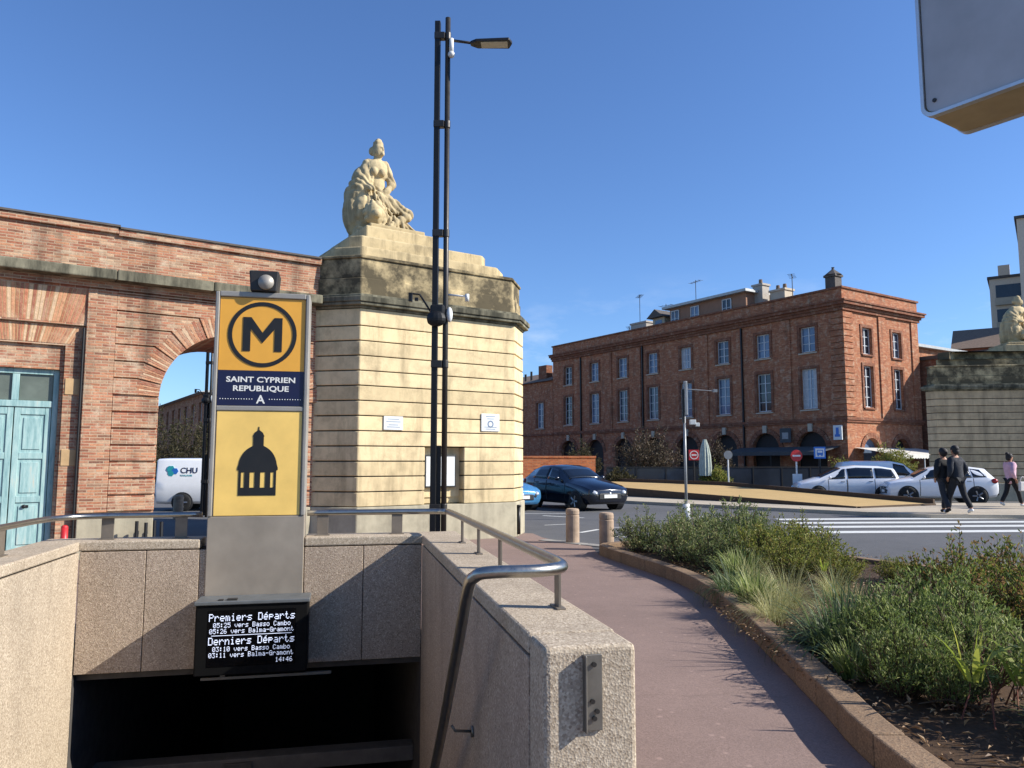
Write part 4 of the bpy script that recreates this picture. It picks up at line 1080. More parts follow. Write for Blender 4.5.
b = B(); ring(b, 0, 1.88, .2, .165, -.028, -.021, 28); b.build('ring', 'sign_white', s2)
b = B(); b.box(-.12, .12, -.028, -.021, 1.85, 1.91); b.build('bar', 'sign_white', s2)
s3 = roadsign('blue square bus stop sign right of the no entry sign', (13.15, 33, 0), 1.95, 'square', .25, 'sign_blue', 'pole_dark')
b = B(); b.box(-.19, .19, -.028, -.021, 1.77, 2.13); b.build('field', 'sign_white', s3)
b = B(); b.box(-.13, .13, -.034, -.0285, 1.85, 2.07); b.cyl((-.08, -.0285, 1.83), (-.08, -.034, 1.83), .03); b.cyl((.08, -.0285, 1.83), (.08, -.034, 1.83), .03); b.build('bus_symbol', 'sign_blue', s3)
b = B(); b.box(-.1, .1, -.037, -.0345, 1.95, 2.04); b.build('bus_window', 'sign_white', s3)
s4 = roadsign('small grey round sign seen from behind on a pale post', (10.07, 36, 0), 1.88, 'round', .2, 'sign_grey', 'sign_white')
# signs fixed on the brick corner
ws = thing('wall_sign', 'white sign with blue bar fixed to the brick building corner', 'sign', BC, RZ_M)
b = B(); fbox(b, fL, .2, .82, 3.0, 3.95, -.3, -.22); fbox(b, fL, .5, .56, 3.2, 3.8, -.22, -.1); b.build('panel', 'sign_white', ws)
b = B(); fbox(b, fL, .42, .62, 3.35, 3.8, -.32, -.301); fbox(b, fL, .34, .7, 3.2, 3.36, -.325, -.302); b.build('symbol', 'sign_blue', ws)
ws2 = thing('wall_sign', 'dim square sign on the shaded brick front above the awning', 'sign', BC, RZ_M)
b = B(); fbox(b, fL, 4.1, 5.0, 2.9, 3.9, -.3, -.24); fbox(b, fL, 4.5, 4.56, 3.2, 3.7, -.24, -.1); b.build('panel', 'awning_blue', ws2)
b = B(); fbox(b, fL, 4.3, 4.8, 3.15, 3.6, -.31, -.301); b.build('symbol', 'sign_grey', ws2)
# camera mast behind the planter
ms = thing('camera_mast', 'slim pale mast with white base and boxed head rising behind the shrubs', 'mast', (4.62, 20.6, 0), 0)
b = B(); b.cyl((0, 0, 0), (0, 0, 2.9), 0.04, .035, 14); b.build('pole', 'sign_grey', ms, True)
b = B(); b.cyl((0, 0, 0), (0, 0, .45), .1, .09, 14); b.build('base', 'sign_white', ms, True)
b = B(); b.box(-.0, .09, -.05, .05, 2.8, 3.72); b.build('head_box', 'sign_grey', ms, bevel=.02)
b = B(); b.box(-.06, .0, -.04, .04, 2.6, 3.5); b.build('bracket', 'pole_dark', ms)
b = B(); b.tube([(.1, 0, 3.5), (.85, 0, 3.45)], .013, 8); b.box(.8, .9, -.03, .03, 3.42, 3.5); b.build('arm', 'sign_grey', ms)
b = B(); b.box(.14, .3, -.05, .05, 2.55, 2.68); b.box(.3, .4, -.03, .03, 2.5, 2.6); b.build('camera', 'white_plastic', ms, bevel=.01)
# bollards
def bollard(label, x, y, first=None, h=.66):
    if first is None:
        t = thing('bollard', label, 'bollard', (x, y, 0), 0, 'beige concrete bollards')
        b = B(); b.lathe([(.13, 0), (.13, h-.14), (.122, h-.13), (.122, h-.115), (.13, h-.105), (.13, h-.04), (.115, h-.008), (.08, h)], 24); b.build('post', 'bollard', t, bevel=.0)
        return t
    t = copy_tree(first); t.location = (x, y, 0); t['label'] = label; return t
bo = bollard('beige concrete bollard on the open path edge, nearest the pavilion', 1.17, 15.05)
bollard('beige concrete bollard at the tip of the planter kerb', 1.68, 13.86, bo)
bollard('beige concrete bollard in front of the van under the arch', -9.1, 21.2, bo)
# light box sign overhead
lb = thing('light_box_sign', 'large blank grey light box sign overhead in the top right corner', 'sign', (1.39, 2.49, 2.7), R(90-56))
b = B()
pr = [(-1.6, 0)]
def rr(x0, x1, z0, z1, r, n=6):
    pts = []
    for cx_, cz_, a0 in ((x1-r, z1-r, 0), (x0+r, z1-r, 90), (x0+r, z0+r, 180), (x1-r, z0+r, 270)):
        pts += [(cx_+r*math.cos(R(a0+90*i/n)), cz_+r*math.sin(R(a0+90*i/n))) for i in range(n+1)]
    return pts
# local x = thickness direction (towards az 56), local y = towards az -34, box runs to negative y
b.side(rr(-1.5, 0, 0, 1.1, .035), .004, .226); b.build('body', 'lightbox_under', lb)
b = B(); b.side(rr(-1.485, -.012, .012, 1.09, .03), -.004, .003); b.build('face', 'lightbox', lb)
for x0 in (-.012, .218):
    b = B(); o_ = rr(-1.503, .003, -.003, 1.103, .037); i_ = rr(-1.489, -.008, .008, 1.093, .032)
    n = len(o_)
    for k in range(n):
        k2 = (k+1) % n
        for xx in (x0, x0+.026): b.face([(xx, *o_[k]), (xx, *o_[k2]), (xx, *i_[k2]), (xx, *i_[k])])
        b.face([(x0, *o_[k]), (x0, *o_[k2]), (x0+.026, *o_[k2]), (x0+.026, *o_[k])]); b.face([(x0, *i_[k]), (x0, *i_[k2]), (x0+.026, *i_[k2]), (x0+.026, *i_[k])])
    b.build('edge_frame', 'lightbox_edge', lb)
for y_, z_ in ((-.04, .05), (-.04, .45), (-.04, .9), (-.5, .04), (-1.0, .04)):
    b = B(); b.cyl((-.004, y_, z_), (-.008, y_, z_), .007, n=8); b.build('screw', 'pole', lb)
b = B(); b.cyl((.11, -1.5, .6), (.11, -2.3, .6), .04); b.cyl((.11, -2.3, -2.7), (.11, -2.3, 1.3), .06); b.build('support_pole', 'pole', lb, True)

# ------------------------------------------------------------------ vehicles
def build_car(label, cat, name, st, paint, loc, heading, wheels, wr, scale=1, group=None, side_windows=(), wind=None, rear=None, doors=(), lamps=True, rear_lamp=True, trimh=.2, clad=None):
    """st: stations (x, zlow, zbelt, zroof, wlow, wbelt, wroof), nose at +x. Local x forward."""
    t = thing(name, label, cat, loc, heading, group); t.scale = (scale,)*3
    def ringp(s):
        x, zl, zb, zr, wl, wb, wf = s
        h = [(0, zl), (wl*.86, zl), (wl, zl+.09), (wb*1.0, zl+(zb-zl)*.5), (wb*.985, zl+(zb-zl)*.8), (wb*.95, zb), (wf, zr-.045), (wf*.86, zr), (0, zr+.025)]
        return [(x, y, z) for y, z in h]
    # refine stations by smooth interpolation
    P = [Vector(s) for s in st]
    b = B(); rings = []
    for s in st:
        h = ringp(s); full = h+[(x, -y, z) for x, y, z in reversed(h[1:-1])]
        rings.append([b.bm.verts.new(p) for p in full])
    n = len(rings[0])
    for A, C in zip(rings, rings[1:]):
        for k in range(n): b.bm.faces.new((A[k], A[(k+1) % n], C[(k+1) % n], C[k]))
    b.bm.faces.new(rings[0][::-1]); b.bm.faces.new(rings[-1])
    body = b.build('body', paint, t, True)
    md = body.modifiers.new('bev', 'BEVEL'); md.width = .03; md.segments = 2; md.limit_method = 'ANGLE'; md.angle_limit = R(35)
    xs = [s[0] for s in st]; rp = [ringp(s) for s in st]
    def pt(x, k, f=0):
        for i in range(len(xs)-1):
            a, c = xs[i], xs[i+1]
            if min(a, c)-1e-6 <= x <= max(a, c)+1e-6:
                u = (x-a)/(c-a)
                q = lambda kk: Vector(rp[i][kk]).lerp(Vector(rp[i+1][kk]), u)
                return q(k).lerp(q(min(k+1, 8)), f)
        return Vector(rp[0][k] if abs(x-xs[0]) < abs(x-xs[-1]) else rp[-1][k])
    def patch(x0b, x1b, x0t, x1t, k, f0, f1, off, name, mat, par, nx=8, nf=3):
        for sgn in (1, -1):
            bb = B(); g = []
            for j in range(nf+1):
                v = j/nf; row = []
                for i in range(nx+1):
                    u = i/nx; xa, xb = x0b+(x0t-x0b)*v, x1b+(x1t-x1b)*v
                    p = pt(xa+(xb-xa)*u, k, f0+(f1-f0)*v); p.y += off
                    row.append(bb.bm.verts.new((p.x, p.y*sgn, p.z)))
                g.append(row)
            for j in range(nf):
                for i in range(nx): bb.bm.faces.new((g[j][i], g[j][i+1], g[j+1][i+1], g[j+1][i]))
            o = bb.build(name, mat, par, True)
            so_ = o.modifiers.new('s', 'SOLIDIFY'); so_.thickness = .008; so_.offset = 0
    for (a, c, a2, c2) in side_windows: patch(a, c, a2, c2, 5, .08, .93, .010, 'window', 'carglass', t)
    for (a, c) in doors:
        for sgn in (1, -1):
            bb = B()
            for xx in (a, c):
                for k in range(2, 5):
                    p, q = pt(xx, k), pt(xx, k+1); p.y += .004; q.y += .004
                    bb.face([(p.x-.012, p.y*sgn, p.z), (p.x+.012, p.y*sgn, p.z), (q.x+.012, q.y*sgn, q.z), (q.x-.012, q.y*sgn, q.z)])
            dd = bb.build('door', 'trim', t)
            hp = pt(min(a, c)+.16, 4, .35); bb = B(); bb.box(hp.x-.07, hp.x+.1, hp.y*sgn-.02, hp.y*sgn+.02, hp.z-.015, hp.z+.015); bb.build('handle', 'trim' if paint != 'car_white' else 'sign_grey', dd)
    def topwin(xa, xb, nm):
        bb = B(); g = []
        for j in range(5):
            v = j/4; x = xa+(xb-xa)*v; row = []
            for k, f in ((6, .15), (6, .7), (7, .3), (7, .65), (7, 1.0)):
                p = pt(x, k, f); row.append(p)
            row = [Vector((p.x, p.y, p.z)) for p in row]+[Vector((p.x, -p.y, p.z)) for p in reversed(row[:-1])]
            g.append([bb.bm.verts.new((p.x+(.006 if xa > 0 else -.006), p.y, p.z+.012)) for p in row])
        for A, C in zip(g, g[1:]):
            for i in range(len(A)-1): bb.bm.faces.new((A[i], A[i+1], C[i+1], C[i]))
        o = bb.build(nm, 'carglass', t, True); so_ = o.modifiers.new('s', 'SOLIDIFY'); so_.thickness = .008; so_.offset = 0
    if wind: topwin(*wind, 'windscreen')
    if rear: topwin(*rear, 'rear_window')
    xn = max(xs); xr = min(xs)
    nose = st[0] if st[0][0] == xn else st[-1]; tail = st[-1] if nose is st[0] else st[0]
    wN = nose[5]*.95; zN = nose[2]
    if lamps:
        for sgn in (1, -1):
            bb = B(); bb.ball((xn-.13, sgn*(wN-.02), zN-.02), .2, .95, .62, .42, (0, R(10), sgn*R(-25))); bb.build('headlight', 'headlamp', t, True)
            bb = B(); bb.ball((xn-.02, sgn*(wN*.82), nose[1]+.2), .07, .5, 1, .8); bb.build('fog_lamp', 'trim', t, True)
        bb = B(); bb.box(xn-.06, xn+.022, -wN*.62, wN*.62, zN-.14, zN-.05); bb.box(xn-.05, xn+.03, -wN*.7, wN*.7, nose[1]+.08, nose[1]+.26); bb.build('grille', 'trim', t, bevel=.015)
        bb = B(); bb.box(xn+.035, xn+.045, -.26, .26, nose[1]+.12, nose[1]+.23); bb.build('number_plate', 'plate', t)
        bb = B(); bb.ball((xn+.015, 0, zN-.095), .075, .35, .8, 1.1, u=12, v=8); bb.build('badge', 'rim', t, True)
    if rear_lamp:
        for sgn in (1, -1):
            bb = B(); bb.ball((xr+.17, sgn*tail[5]*1.04, tail[2]+.08), .17, .8, .55, .65); bb.build('tail_light', 'taillamp', t, True)
        bb = B(); bb.box(xr-.02, xr+.02, -.26, .26, tail[2]-.35, tail[2]-.24); bb.build('number_plate', 'plate', t)
        bb = B(); bb.box(xr-.03, xr+.2, -tail[5]*.92, tail[5]*.92, tail[1]-.02, tail[1]+.2); bb.build('bumper', 'trim' if clad else paint, t, bevel=.03)
    wmax = max(s[5] for s in st)
    for x in wheels:
        for sgn in (1, -1):
            yo = pt(x, 3).y
            bb = B(); bb.cyl((x, sgn*(yo-.25), wr*1.02), (x, sgn*(yo+.004), wr*1.02), wr*1.12, n=28); bb.build('wheel_arch', 'trim', t)
            bb = B()
            prof = [(wr*.62, .0), (wr*.9, .0), (wr, .03), (wr, .17), (wr*.9, .2), (wr*.62, .2)]
            bb.lathe(prof, 28); w = bb.build('wheel', 'tyre', t, True); w.location = (x, sgn*(yo-.16), wr); w.rotation_euler.x = R(-90*sgn)
            bb = B(); bb.lathe([(wr*.64, .19), (wr*.6, .2), (wr*.55, .17), (wr*.2, .175), (wr*.16, .195), (.01, .195)], 20)
            for k in range(5):
                a = k*math.tau/5; bb.cyl((wr*.1*math.cos(a), wr*.1*math.sin(a), .185), (wr*.6*math.cos(a), wr*.6*math.sin(a), .195), .035, n=6)
            bb.build('rim', 'rim', w)
    for sgn in (1, -1):
        if wind:
            p = pt(wind[0]-.35, 5); bb = B(); bb.ball((p.x, sgn*(p.y+.1), p.z+.1), .1, .6, 1, .75); bb.build('mirror', paint, t, True)
    return t
hatch = [(2.0, .30, .62, .66, .60, .66, .50), (1.92, .22, .70, .74, .74, .80, .60), (1.6, .2, .80, .86, .82, .87, .70), (1.0, .2, .88, .97, .84, .89, .72), (.75, .2, .91, 1.03, .84, .89, .70),
         (.1, .2, .94, 1.38, .84, .9, .62), (-.4, .2, .96, 1.46, .84, .9, .62), (-1.1, .2, .99, 1.44, .84, .9, .60), (-1.65, .22, 1.02, 1.32, .83, .88, .56), (-1.95, .26, .98, 1.02, .78, .83, .54), (-2.02, .34, .80, .84, .7, .76, .52)]
hw = [(.55, -.35, .05, -.35), (-.42, -1.3, -.42, -1.2)]
build_car('dark navy hatchback parked nose out beside the low brick wall', 'car', 'parked_car', hatch, 'car_black', (2.1, 26.4, 0), R(90-149), (1.3, -1.25), .31, .99, None, hw, (.74, .12), (-1.66, -1.92), ((.7, -.38), (-.4, -1.15)))
build_car('light blue hatchback half hidden behind the stone pavilion', 'car', 'parked_car', hatch, 'car_blue', (-.62, 26.1, 0), R(90-149), (1.3, -1.25), .31, .93, None, hw, (.74, .12), (-1.66, -1.92), ((.7, -.38), (-.4, -1.15)))
suv = [(2.15, .36, .78, .82, .66, .74, .6), (2.08, .28, .86, .92, .8, .86, .68), (1.7, .26, .96, 1.02, .87, .92, .76), (1.15, .26, 1.03, 1.12, .88, .93, .76),
       (.45, .26, 1.06, 1.52, .88, .93, .66), (-.1, .26, 1.07, 1.63, .88, .93, .67), (-1.0, .26, 1.1, 1.62, .88, .93, .65), (-1.75, .28, 1.14, 1.52, .88, .92, .62), (-2.08, .32, 1.1, 1.16, .84, .88, .6), (-2.18, .42, .92, .96, .76, .82, .58)]
build_car('white SUV at the right behind the walking couple', 'car', 'parked_car', suv, 'car_white', (16.1, 29.4, 0), R(90+77), (1.38, -1.32), .37, .86, 'white cars behind the island', [(.85, -.3, .4, -.3), (-.38, -1.15, -.38, -1.05), (-1.2, -1.72, -1.13, -1.5)], (1.1, .5), (-1.78, -2.05), ((.9, -.3), (-.35, -1.2)), clad=True)
mpv = [(2.3, .36, .66, .70, .66, .74, .6), (2.22, .26, .76, .82, .8, .86, .68), (1.8, .24, .88, .95, .87, .92, .76), (1.35, .24, .98, 1.08, .88, .93, .74),
       (.3, .24, 1.0, 1.56, .88, .93, .66), (-.3, .24, 1.01, 1.63, .88, .93, .67), (-1.4, .24, 1.03, 1.60, .88, .93, .65), (-2.0, .26, 1.05, 1.5, .88, .92, .62), (-2.25, .3, 1.0, 1.06, .84, .88, .6), (-2.32, .42, .82, .86, .76, .82, .58)]
build_car('long white people carrier left of the other white cars', 'car', 'parked_car', mpv, 'car_white', (13.6, 31.6, 0), R(90+82), (1.45, -1.4), .34, .86, 'white cars behind the island', [(1.0, .25, .35, .2), (.12, -1.0, .12, -1.0), (-1.1, -2.0, -1.1, -1.85)], (1.3, .38), (-2.02, -2.22), ((1.0, .18), (.15, -1.05)))
van_s = [(2.15, .36, .80, .84, .66, .74, .6), (2.08, .28, .92, .98, .8, .86, .68), (1.7, .26, 1.02, 1.1, .87, .92, .76), (1.3, .26, 1.08, 1.2, .88, .93, .76),
       (.65, .26, 1.12, 1.72, .88, .93, .74), (.1, .26, 1.12, 1.84, .88, .94, .78), (-1.6, .26, 1.12, 1.84, .88, .94, .78), (-2.05, .28, 1.12, 1.78, .88, .92, .76), (-2.15, .34, 1.1, 1.6, .84, .9, .74)]
vn = build_car('white small delivery van facing right between the people carrier and the SUV', 'van', 'parked_van', van_s, 'car_white', (15.7, 32.6, 0), R(90-100), (1.38, -1.32), .34, .86, 'white cars behind the island', [(1.05, .15, .65, .15)], (1.24, .7), None, ((1.0, .12), (.1, -.9)), rear_lamp=False)
big = [(2.4, .36, .86, .90, .7, .78, .64), (2.32, .28, 1.0, 1.06, .84, .9, .72), (1.95, .26, 1.12, 1.2, .9, .96, .8), (1.75, .26, 1.16, 1.3, .9, .96, .8),
       (1.05, .26, 1.18, 1.8, .9, .96, .8), (.6, .26, 1.18, 1.93, .9, .97, .84), (-2.1, .26, 1.18, 1.93, .9, .97, .86), (-2.42, .28, 1.18, 1.92, .9, .97, .86), (-2.45, .34, 1.18, 1.88, .88, .95, .84)]
vb = build_car('white hospital van with teal logo seen through the archway', 'van', 'parked_van', big, 'car_white', (-9.3, 25.6, 0), R(9), (1.6, -1.5), .33, .86, None, [(1.55, .75, 1.15, .75)], (1.72, 1.08), None, ((1.45, .7), (.65, -.35)), rear_lamp=False)
lg = vb
yv = -.905
FL = (R(84.5), 0, 0)
text('lettering', 'CHU', .29, (-1.62, yv, 1.4), FL, vb, 'navy', .003, 'LEFT', .01)
text('lettering', 'TOULOUSE', .085, (-1.62, yv-.01, 1.28), FL, vb, 'teal', .003, 'LEFT')
for k, (x, z, s_) in enumerate(((-1.95, 1.53, .15), (-1.8, 1.47, .12), (-1.94, 1.38, .11))):
    b = B(); b.wall([(x+s_*math.cos(a+k), z+s_*math.sin(a+k)) for a in [i*math.tau/6 for i in range(6)]], yv-.006-.003*k, yv+.02); b.build('logo', 'teal' if k != 1 else 'sign_blue', vb)
for x in (.5, -.2):
    b = B(); b.box(x-.1, x+.1, -.99, -.955, 1.0, 1.05); b.build('handle', 'trim', vb)

# ------------------------------------------------------------------ people
def skin_me(name, V, E, rad, sub=1):
    me = bpy.data.meshes.new(name); me.from_pydata(V, E, []); 
    o = bpy.data.objects.new(name, me); COL.objects.link(o)
    o.modifiers.new('k', 'SKIN').use_smooth_shade = True
    if not me.skin_vertices: me.skin_vertices.new() if hasattr(me.skin_vertices, 'new') else None
    for i, sv in enumerate(me.skin_vertices[0].data):
        sv.radius = (rad[i], rad[i]) if not isinstance(rad[i], tuple) else rad[i]; sv.use_root = (i == 0)
    m = o.modifiers.new('u', 'SUBSURF'); m.levels = m.render_levels = sub
    return evalmesh(o)
def person(label, loc, rz, h, coat, legs, hair, stride, arms, bag=None, hairstyle='short', shoes='cloth_black', lean=0, coat_len=.82):
    t = thing('person', label, 'person', loc, rz); t.scale = (h/1.75,)*3
    V, E, Rd = [], [], []
    def v(p, r, par=None):
        V.append(p); Rd.append(r); i = len(V)-1
        if par is not None: E.append((par, i))
        return i
    L = lean
    pel = v((0, 0, .95), (.145, .10)); sp = v((0, .01+L*.3, 1.12), (.125, .085), pel); ch = v((0, .0+L*.7, 1.33), (.15, .095), sp)
    nk = v((0, .0+L, 1.49), .052, ch); hd = v((0, .02+L, 1.58), .072, nk); h2 = v((0, .015+L, 1.66), .09, hd); v((0, .01+L, 1.715), .06, h2)
    nose = v((0, .125+L, 1.625), .014, h2)
    K = {}
    for s, st_ in ((1, stride), (-1, -stride)):
        hp = v((.09*s, 0, .88), .095, pel); kn = v((.10*s, st_*.45+.04, .49), .062, hp); an = v((.10*s, st_*.9-(.05 if st_ < 0 else 0), .09+(.05 if st_ < 0 else 0)), .042, kn)
        toe = v((.115*s, st_*.9+.13-(.05 if st_ < 0 else 0), .035), .036, an)
        shd = v((.17*s, L*.8, 1.40), .062, ch); el, wr_ = arms[0 if s > 0 else 1]
        e_ = v((el[0]*s, el[1], el[2]), .045, shd); w_ = v((wr_[0]*s, wr_[1], wr_[2]), .03, e_)
        d = (Vector(wr_)-Vector(el)).normalized(); d = Vector((d.x*s, d.y, d.z)); pw = Vector((wr_[0]*s, wr_[1], wr_[2]))
        pm_ = v(tuple(pw+d*.07), (.034, .018), w_)
        side = Vector((0, 1, 0)) if abs(d.y) < .8 else Vector((0, 0, 1))
        for f in range(4):
            o_ = side*(-.03+.02*f); ln = (.055, .068, .072, .06)[f]
            f1 = v(tuple(pw+d*.10+o_), .009, pm_); v(tuple(pw+d*(.10+ln)+o_*1.05+Vector((-.018*s, 0, 0))), .008, f1)
        th = v(tuple(pw+d*.045+side*.045), .011, w_); v(tuple(pw+d*.085+side*.06), .009, th)
        K[s] = (hp, kn, an, toe, shd, e_, w_)
    mk('body', skin_me('body', V, E, Rd), 'skin', t, True)
    g = lambda i: V[i]
    # trousers
    tv = [g(pel)]; te = []; tr = [(.155, .115)]
    for s in (1, -1):
        hp, kn, an = K[s][:3]
        for j, (i, r) in enumerate(((hp, .108), (kn, .078), (an, .068))):
            tv.append(g(i)); tr.append(r); te.append((0 if j == 0 else len(tv)-2, len(tv)-1))
    mk('trousers', skin_me('trousers', tv, te, tr), legs, t, True)
    # coat
    cv = [(0, 0, coat_len-.1), g(pel), g(sp), g(ch), (0, L*.9-.02, 1.49)]; cr = [(.19, .15), (.19, .145), (.18, .135), (.195, .14), (.105, .095)]; ce = [(0, 1), (1, 2), (2, 3), (3, 4)]
    for s in (1, -1):
        shd, e_, w_ = K[s][4:]
        for j, (i, r) in enumerate(((shd, .1), (e_, .078), (w_, .06))):
            cv.append(g(i)); cr.append(r); ce.append((3 if j == 0 else len(cv)-2, len(cv)-1))
    me = skin_me('coat', cv, ce, cr)
    for q in me.vertices: q.co += Vector((mnoise.noise(q.co*9), mnoise.noise(q.co*9+Vector((5, 0, 0))), 0))*.012
    mk('coat', me, coat, t, True)
    for s in (1, -1):
        an, toe = K[s][2:4]
        mk('shoe', skin_me('shoe', [(g(an)[0], g(an)[1]-.05, g(an)[2]-.03), (g(an)[0], g(an)[1]+.02, g(an)[2]-.03), g(toe)], [(0, 1), (1, 2)], [.048, .052, .044]), shoes, t, True)
    b = B(); b.ball((0, -.005+L, 1.685), .108, .95, 1.02, .95); b.ball((0, -.045+L, 1.62), .092, .95, .8, 1.0)
    if hairstyle == 'bun': b.ball((0, -.08+L, 1.765), .055)
    if hairstyle == 'bulk': b.ball((0, -.03+L, 1.655), .112, 1, 1, 1.05)
    mk_h = b.build('hair', hair, t, True)
    for s in (1, -1):
        b = B(); b.ball((.033*s, .098+L, 1.665), .013); b.build('eye', 'black', t, True)
        b = B(); b.ball((.098*s, .01+L, 1.635), .03, .35, .7, 1); b.build('ear', 'skin', t, True)
    return t
pocket = (((.26, -.06, 1.14), (.2, .08, .95)), ((.26, -.06, 1.14), (.2, .08, .95)))
person('person in a black hooded coat, left of the walking couple', (12.36, 22.15, .11), R(8), 1.82, 'cloth_black', 'cloth_navy', 'hair', .24, pocket, hairstyle='bulk')
person('person in a charcoal jacket and white trainers, right of the walking couple', (12.56, 21.85, .11), R(15), 1.88, 'cloth_navy', 'cloth_black', 'hair', -.28, pocket, shoes='shoe_white', lean=.03)
wa = (((.25, -.16, 1.16), (.24, -.04, .92)), ((.25, .1, 1.16), (.22, .26, .98)))
wm = person('person in a pale pink jacket and dark trousers walking right with a white bag', (16.35, 25.4, .11), R(-80), 1.7, 'cloth_pink', 'cloth_black', 'hair', .3, wa, hairstyle='bun', shoes='shoe_white')
def bagobj(label, loc, rz, w, h, d, mat):
    t = thing('handbag', label, 'bag', loc, rz)
    b = B(); b.prism([(-w/2, 0), (w/2, 0), (w*.42, h), (-w*.42, h)], lambda x, z: (x, -d/2, z), lambda x, z: (x, d/2, z)); b.build('pouch', mat, t, bevel=.02)
    b = B(); b.tube([(w*.3*math.cos(a), 0, h+.16*math.sin(a)) for a in [math.pi*i/10 for i in range(11)]], .012, 6); b.build('strap', mat, t, True)
    return t
bagobj('white bag held by the person in the pink jacket', (16.56, 25.12, .62), R(10), .3, .3, .1, 'cloth_white')
person('person in dark clothes cut off by the right edge of the view', (16.28, 24.2, .11), R(-70), 1.72, 'cloth_black', 'cloth_black', 'hair', .22, wa, hairstyle='bulk')
bagobj('red shoulder bag on the person cut off at the right edge', (16.05, 24.0, .95), R(20), .34, .3, .12, 'cloth_red')

# ------------------------------------------------------------------ planter and plants
b = B()
inner = []
N_ = len(kerb_sm)
def offs(i, d):
    p = Vector(kerb_sm[i]); a = Vector(kerb_sm[max(i-1, 0)]); c = Vector(kerb_sm[min(i+1, N_-1)]); tn = (c-a).normalized(); return p+Vector((tn.y, -tn.x))*d
out = [offs(i, 0) for i in range(N_)]; inn = [offs(i, .17) for i in range(N_)]
acc = 0
step = 3
pk = thing('planter_kerb', 'curved brown stone kerb edging the planted bed', 'kerb')
segs = [out[i:i+step+1] for i in range(0, N_-1, step)]; segi = [inn[i:i+step+1] for i in range(0, N_-1, step)]
b = B()
for so_, si in zip(segs, segi):
    if len(so_) < 2: continue
    so2 = [p.copy() for p in so_]; si2 = [p.copy() for p in si]
    so2[-1] = so2[-1].lerp(so2[-2], .02); si2[-1] = si2[-1].lerp(si2[-2], .02)
    b.up([tuple(p) for p in so2]+[tuple(p) for p in reversed(si2)], 0, .17+rnd.uniform(-.004, .004))
bk = [Vector(p) for p in [kerb_sm[-1]]+back_pts[:7]]
for p, q in zip(bk, bk[1:]):
    d = (q-p).normalized(); n2 = Vector((d.y, -d.x))*.15
    b.up([tuple(p), tuple(q-d*.01), tuple(q-d*.01+n2), tuple(p+n2)], 0, .165)
b.build('kerb_stone', 'kerb', pk, bevel=.012)
soil_poly = [tuple(p+Vector((-.03, 0))) for p in inn]+back_pts
# soil as a slightly mounded sheet
b = B()
pts2 = [Vector((x, y, 0)) for x, y in soil_poly]
tri = tessellate_polygon([pts2])
vs = [b.bm.verts.new((p.x, p.y, .1)) for p in pts2]
for t_ in tri:
    f = b.bm.faces.new([vs[i] for i in t_]); f.normal_update()
    if f.normal.z < 0: f.normal_flip()
bmesh.ops.subdivide_edges(b.bm, edges=b.bm.edges[:], cuts=6, use_grid_fill=True)
for v_ in b.bm.verts: v_.co.z += .025*mnoise.noise(v_.co*3)+.03*mnoise.noise(v_.co*.9)
tag(b.build('soil', 'soil', None, True, recalc=False), kind='structure')

def leaf(b, p, d, up, L, W, fold=.25):
    d = d.normalized(); s = d.cross(up)
    if s.length < 1e-3: s = d.orthogonal()
    s.normalize(); n = s.cross(d)
    m = p+d*L*.5+n*L*.06
    v = [b.bm.verts.new(q) for q in (p, m+s*W*.5+n*W*fold, p+d*L-n*L*.05, m-s*W*.5+n*W*fold)]
    b.bm.faces.new((v[0], v[1], v[2])); b.bm.faces.new((v[0], v[2], v[3]))
def rv(r): return Vector((r.gauss(0, 1), r.gauss(0, 1), r.gauss(0, 1))).normalized()
def make_shrub(seed, rad, h, nst, per, L, W, mat, spread=.9, name='shrub', upright=.3, wisps=0):
    r = random.Random(seed); lb_ = B(); sb = B()
    for i in range(nst):
        a = r.uniform(0, math.tau); q = math.sqrt(r.random()); 
        base = Vector((math.cos(a)*rad*.35*q, math.sin(a)*rad*.35*q, 0))
        tall = h*(1-.45*q*q)*r.uniform(.66, 1.08)*(1+.16*math.sin(a*3+seed))
        if r.random() < .05: tall *= 1.18
        tip = Vector((math.cos(a)*rad*spread*q*r.uniform(.75, 1.15), math.sin(a)*rad*spread*q*r.uniform(.75, 1.15), tall))
        mid = base.lerp(tip, .5)+Vector((r.gauss(0, .06), r.gauss(0, .06), h*.06))
        pts = [base.lerp(mid, t/3).lerp(mid.lerp(tip, t/3), t/3) for t in range(4)]
        sb.tube(pts, [.006, .005, .004, .002], 3)
        for k in range(per):
            t = 1-(r.random()**1.5)*.85
            j = min(2, int(t*3)); p = pts[j].lerp(pts[j+1], t*3-j)
            dirn = (pts[j+1]-pts[j]).normalized()
            d = (rv(r)+dirn*upright*2+Vector((0, 0, .25))).normalized()
            leaf(lb_, p+rv(r)*L*.5, d, rv(r), L*r.uniform(.6, 1.25), W*r.uniform(.7, 1.3))
    o = lb_.build('leaves', mat, None, False, recalc=False); s_ = sb.build('stems', 'wood', None)
    return o, s_
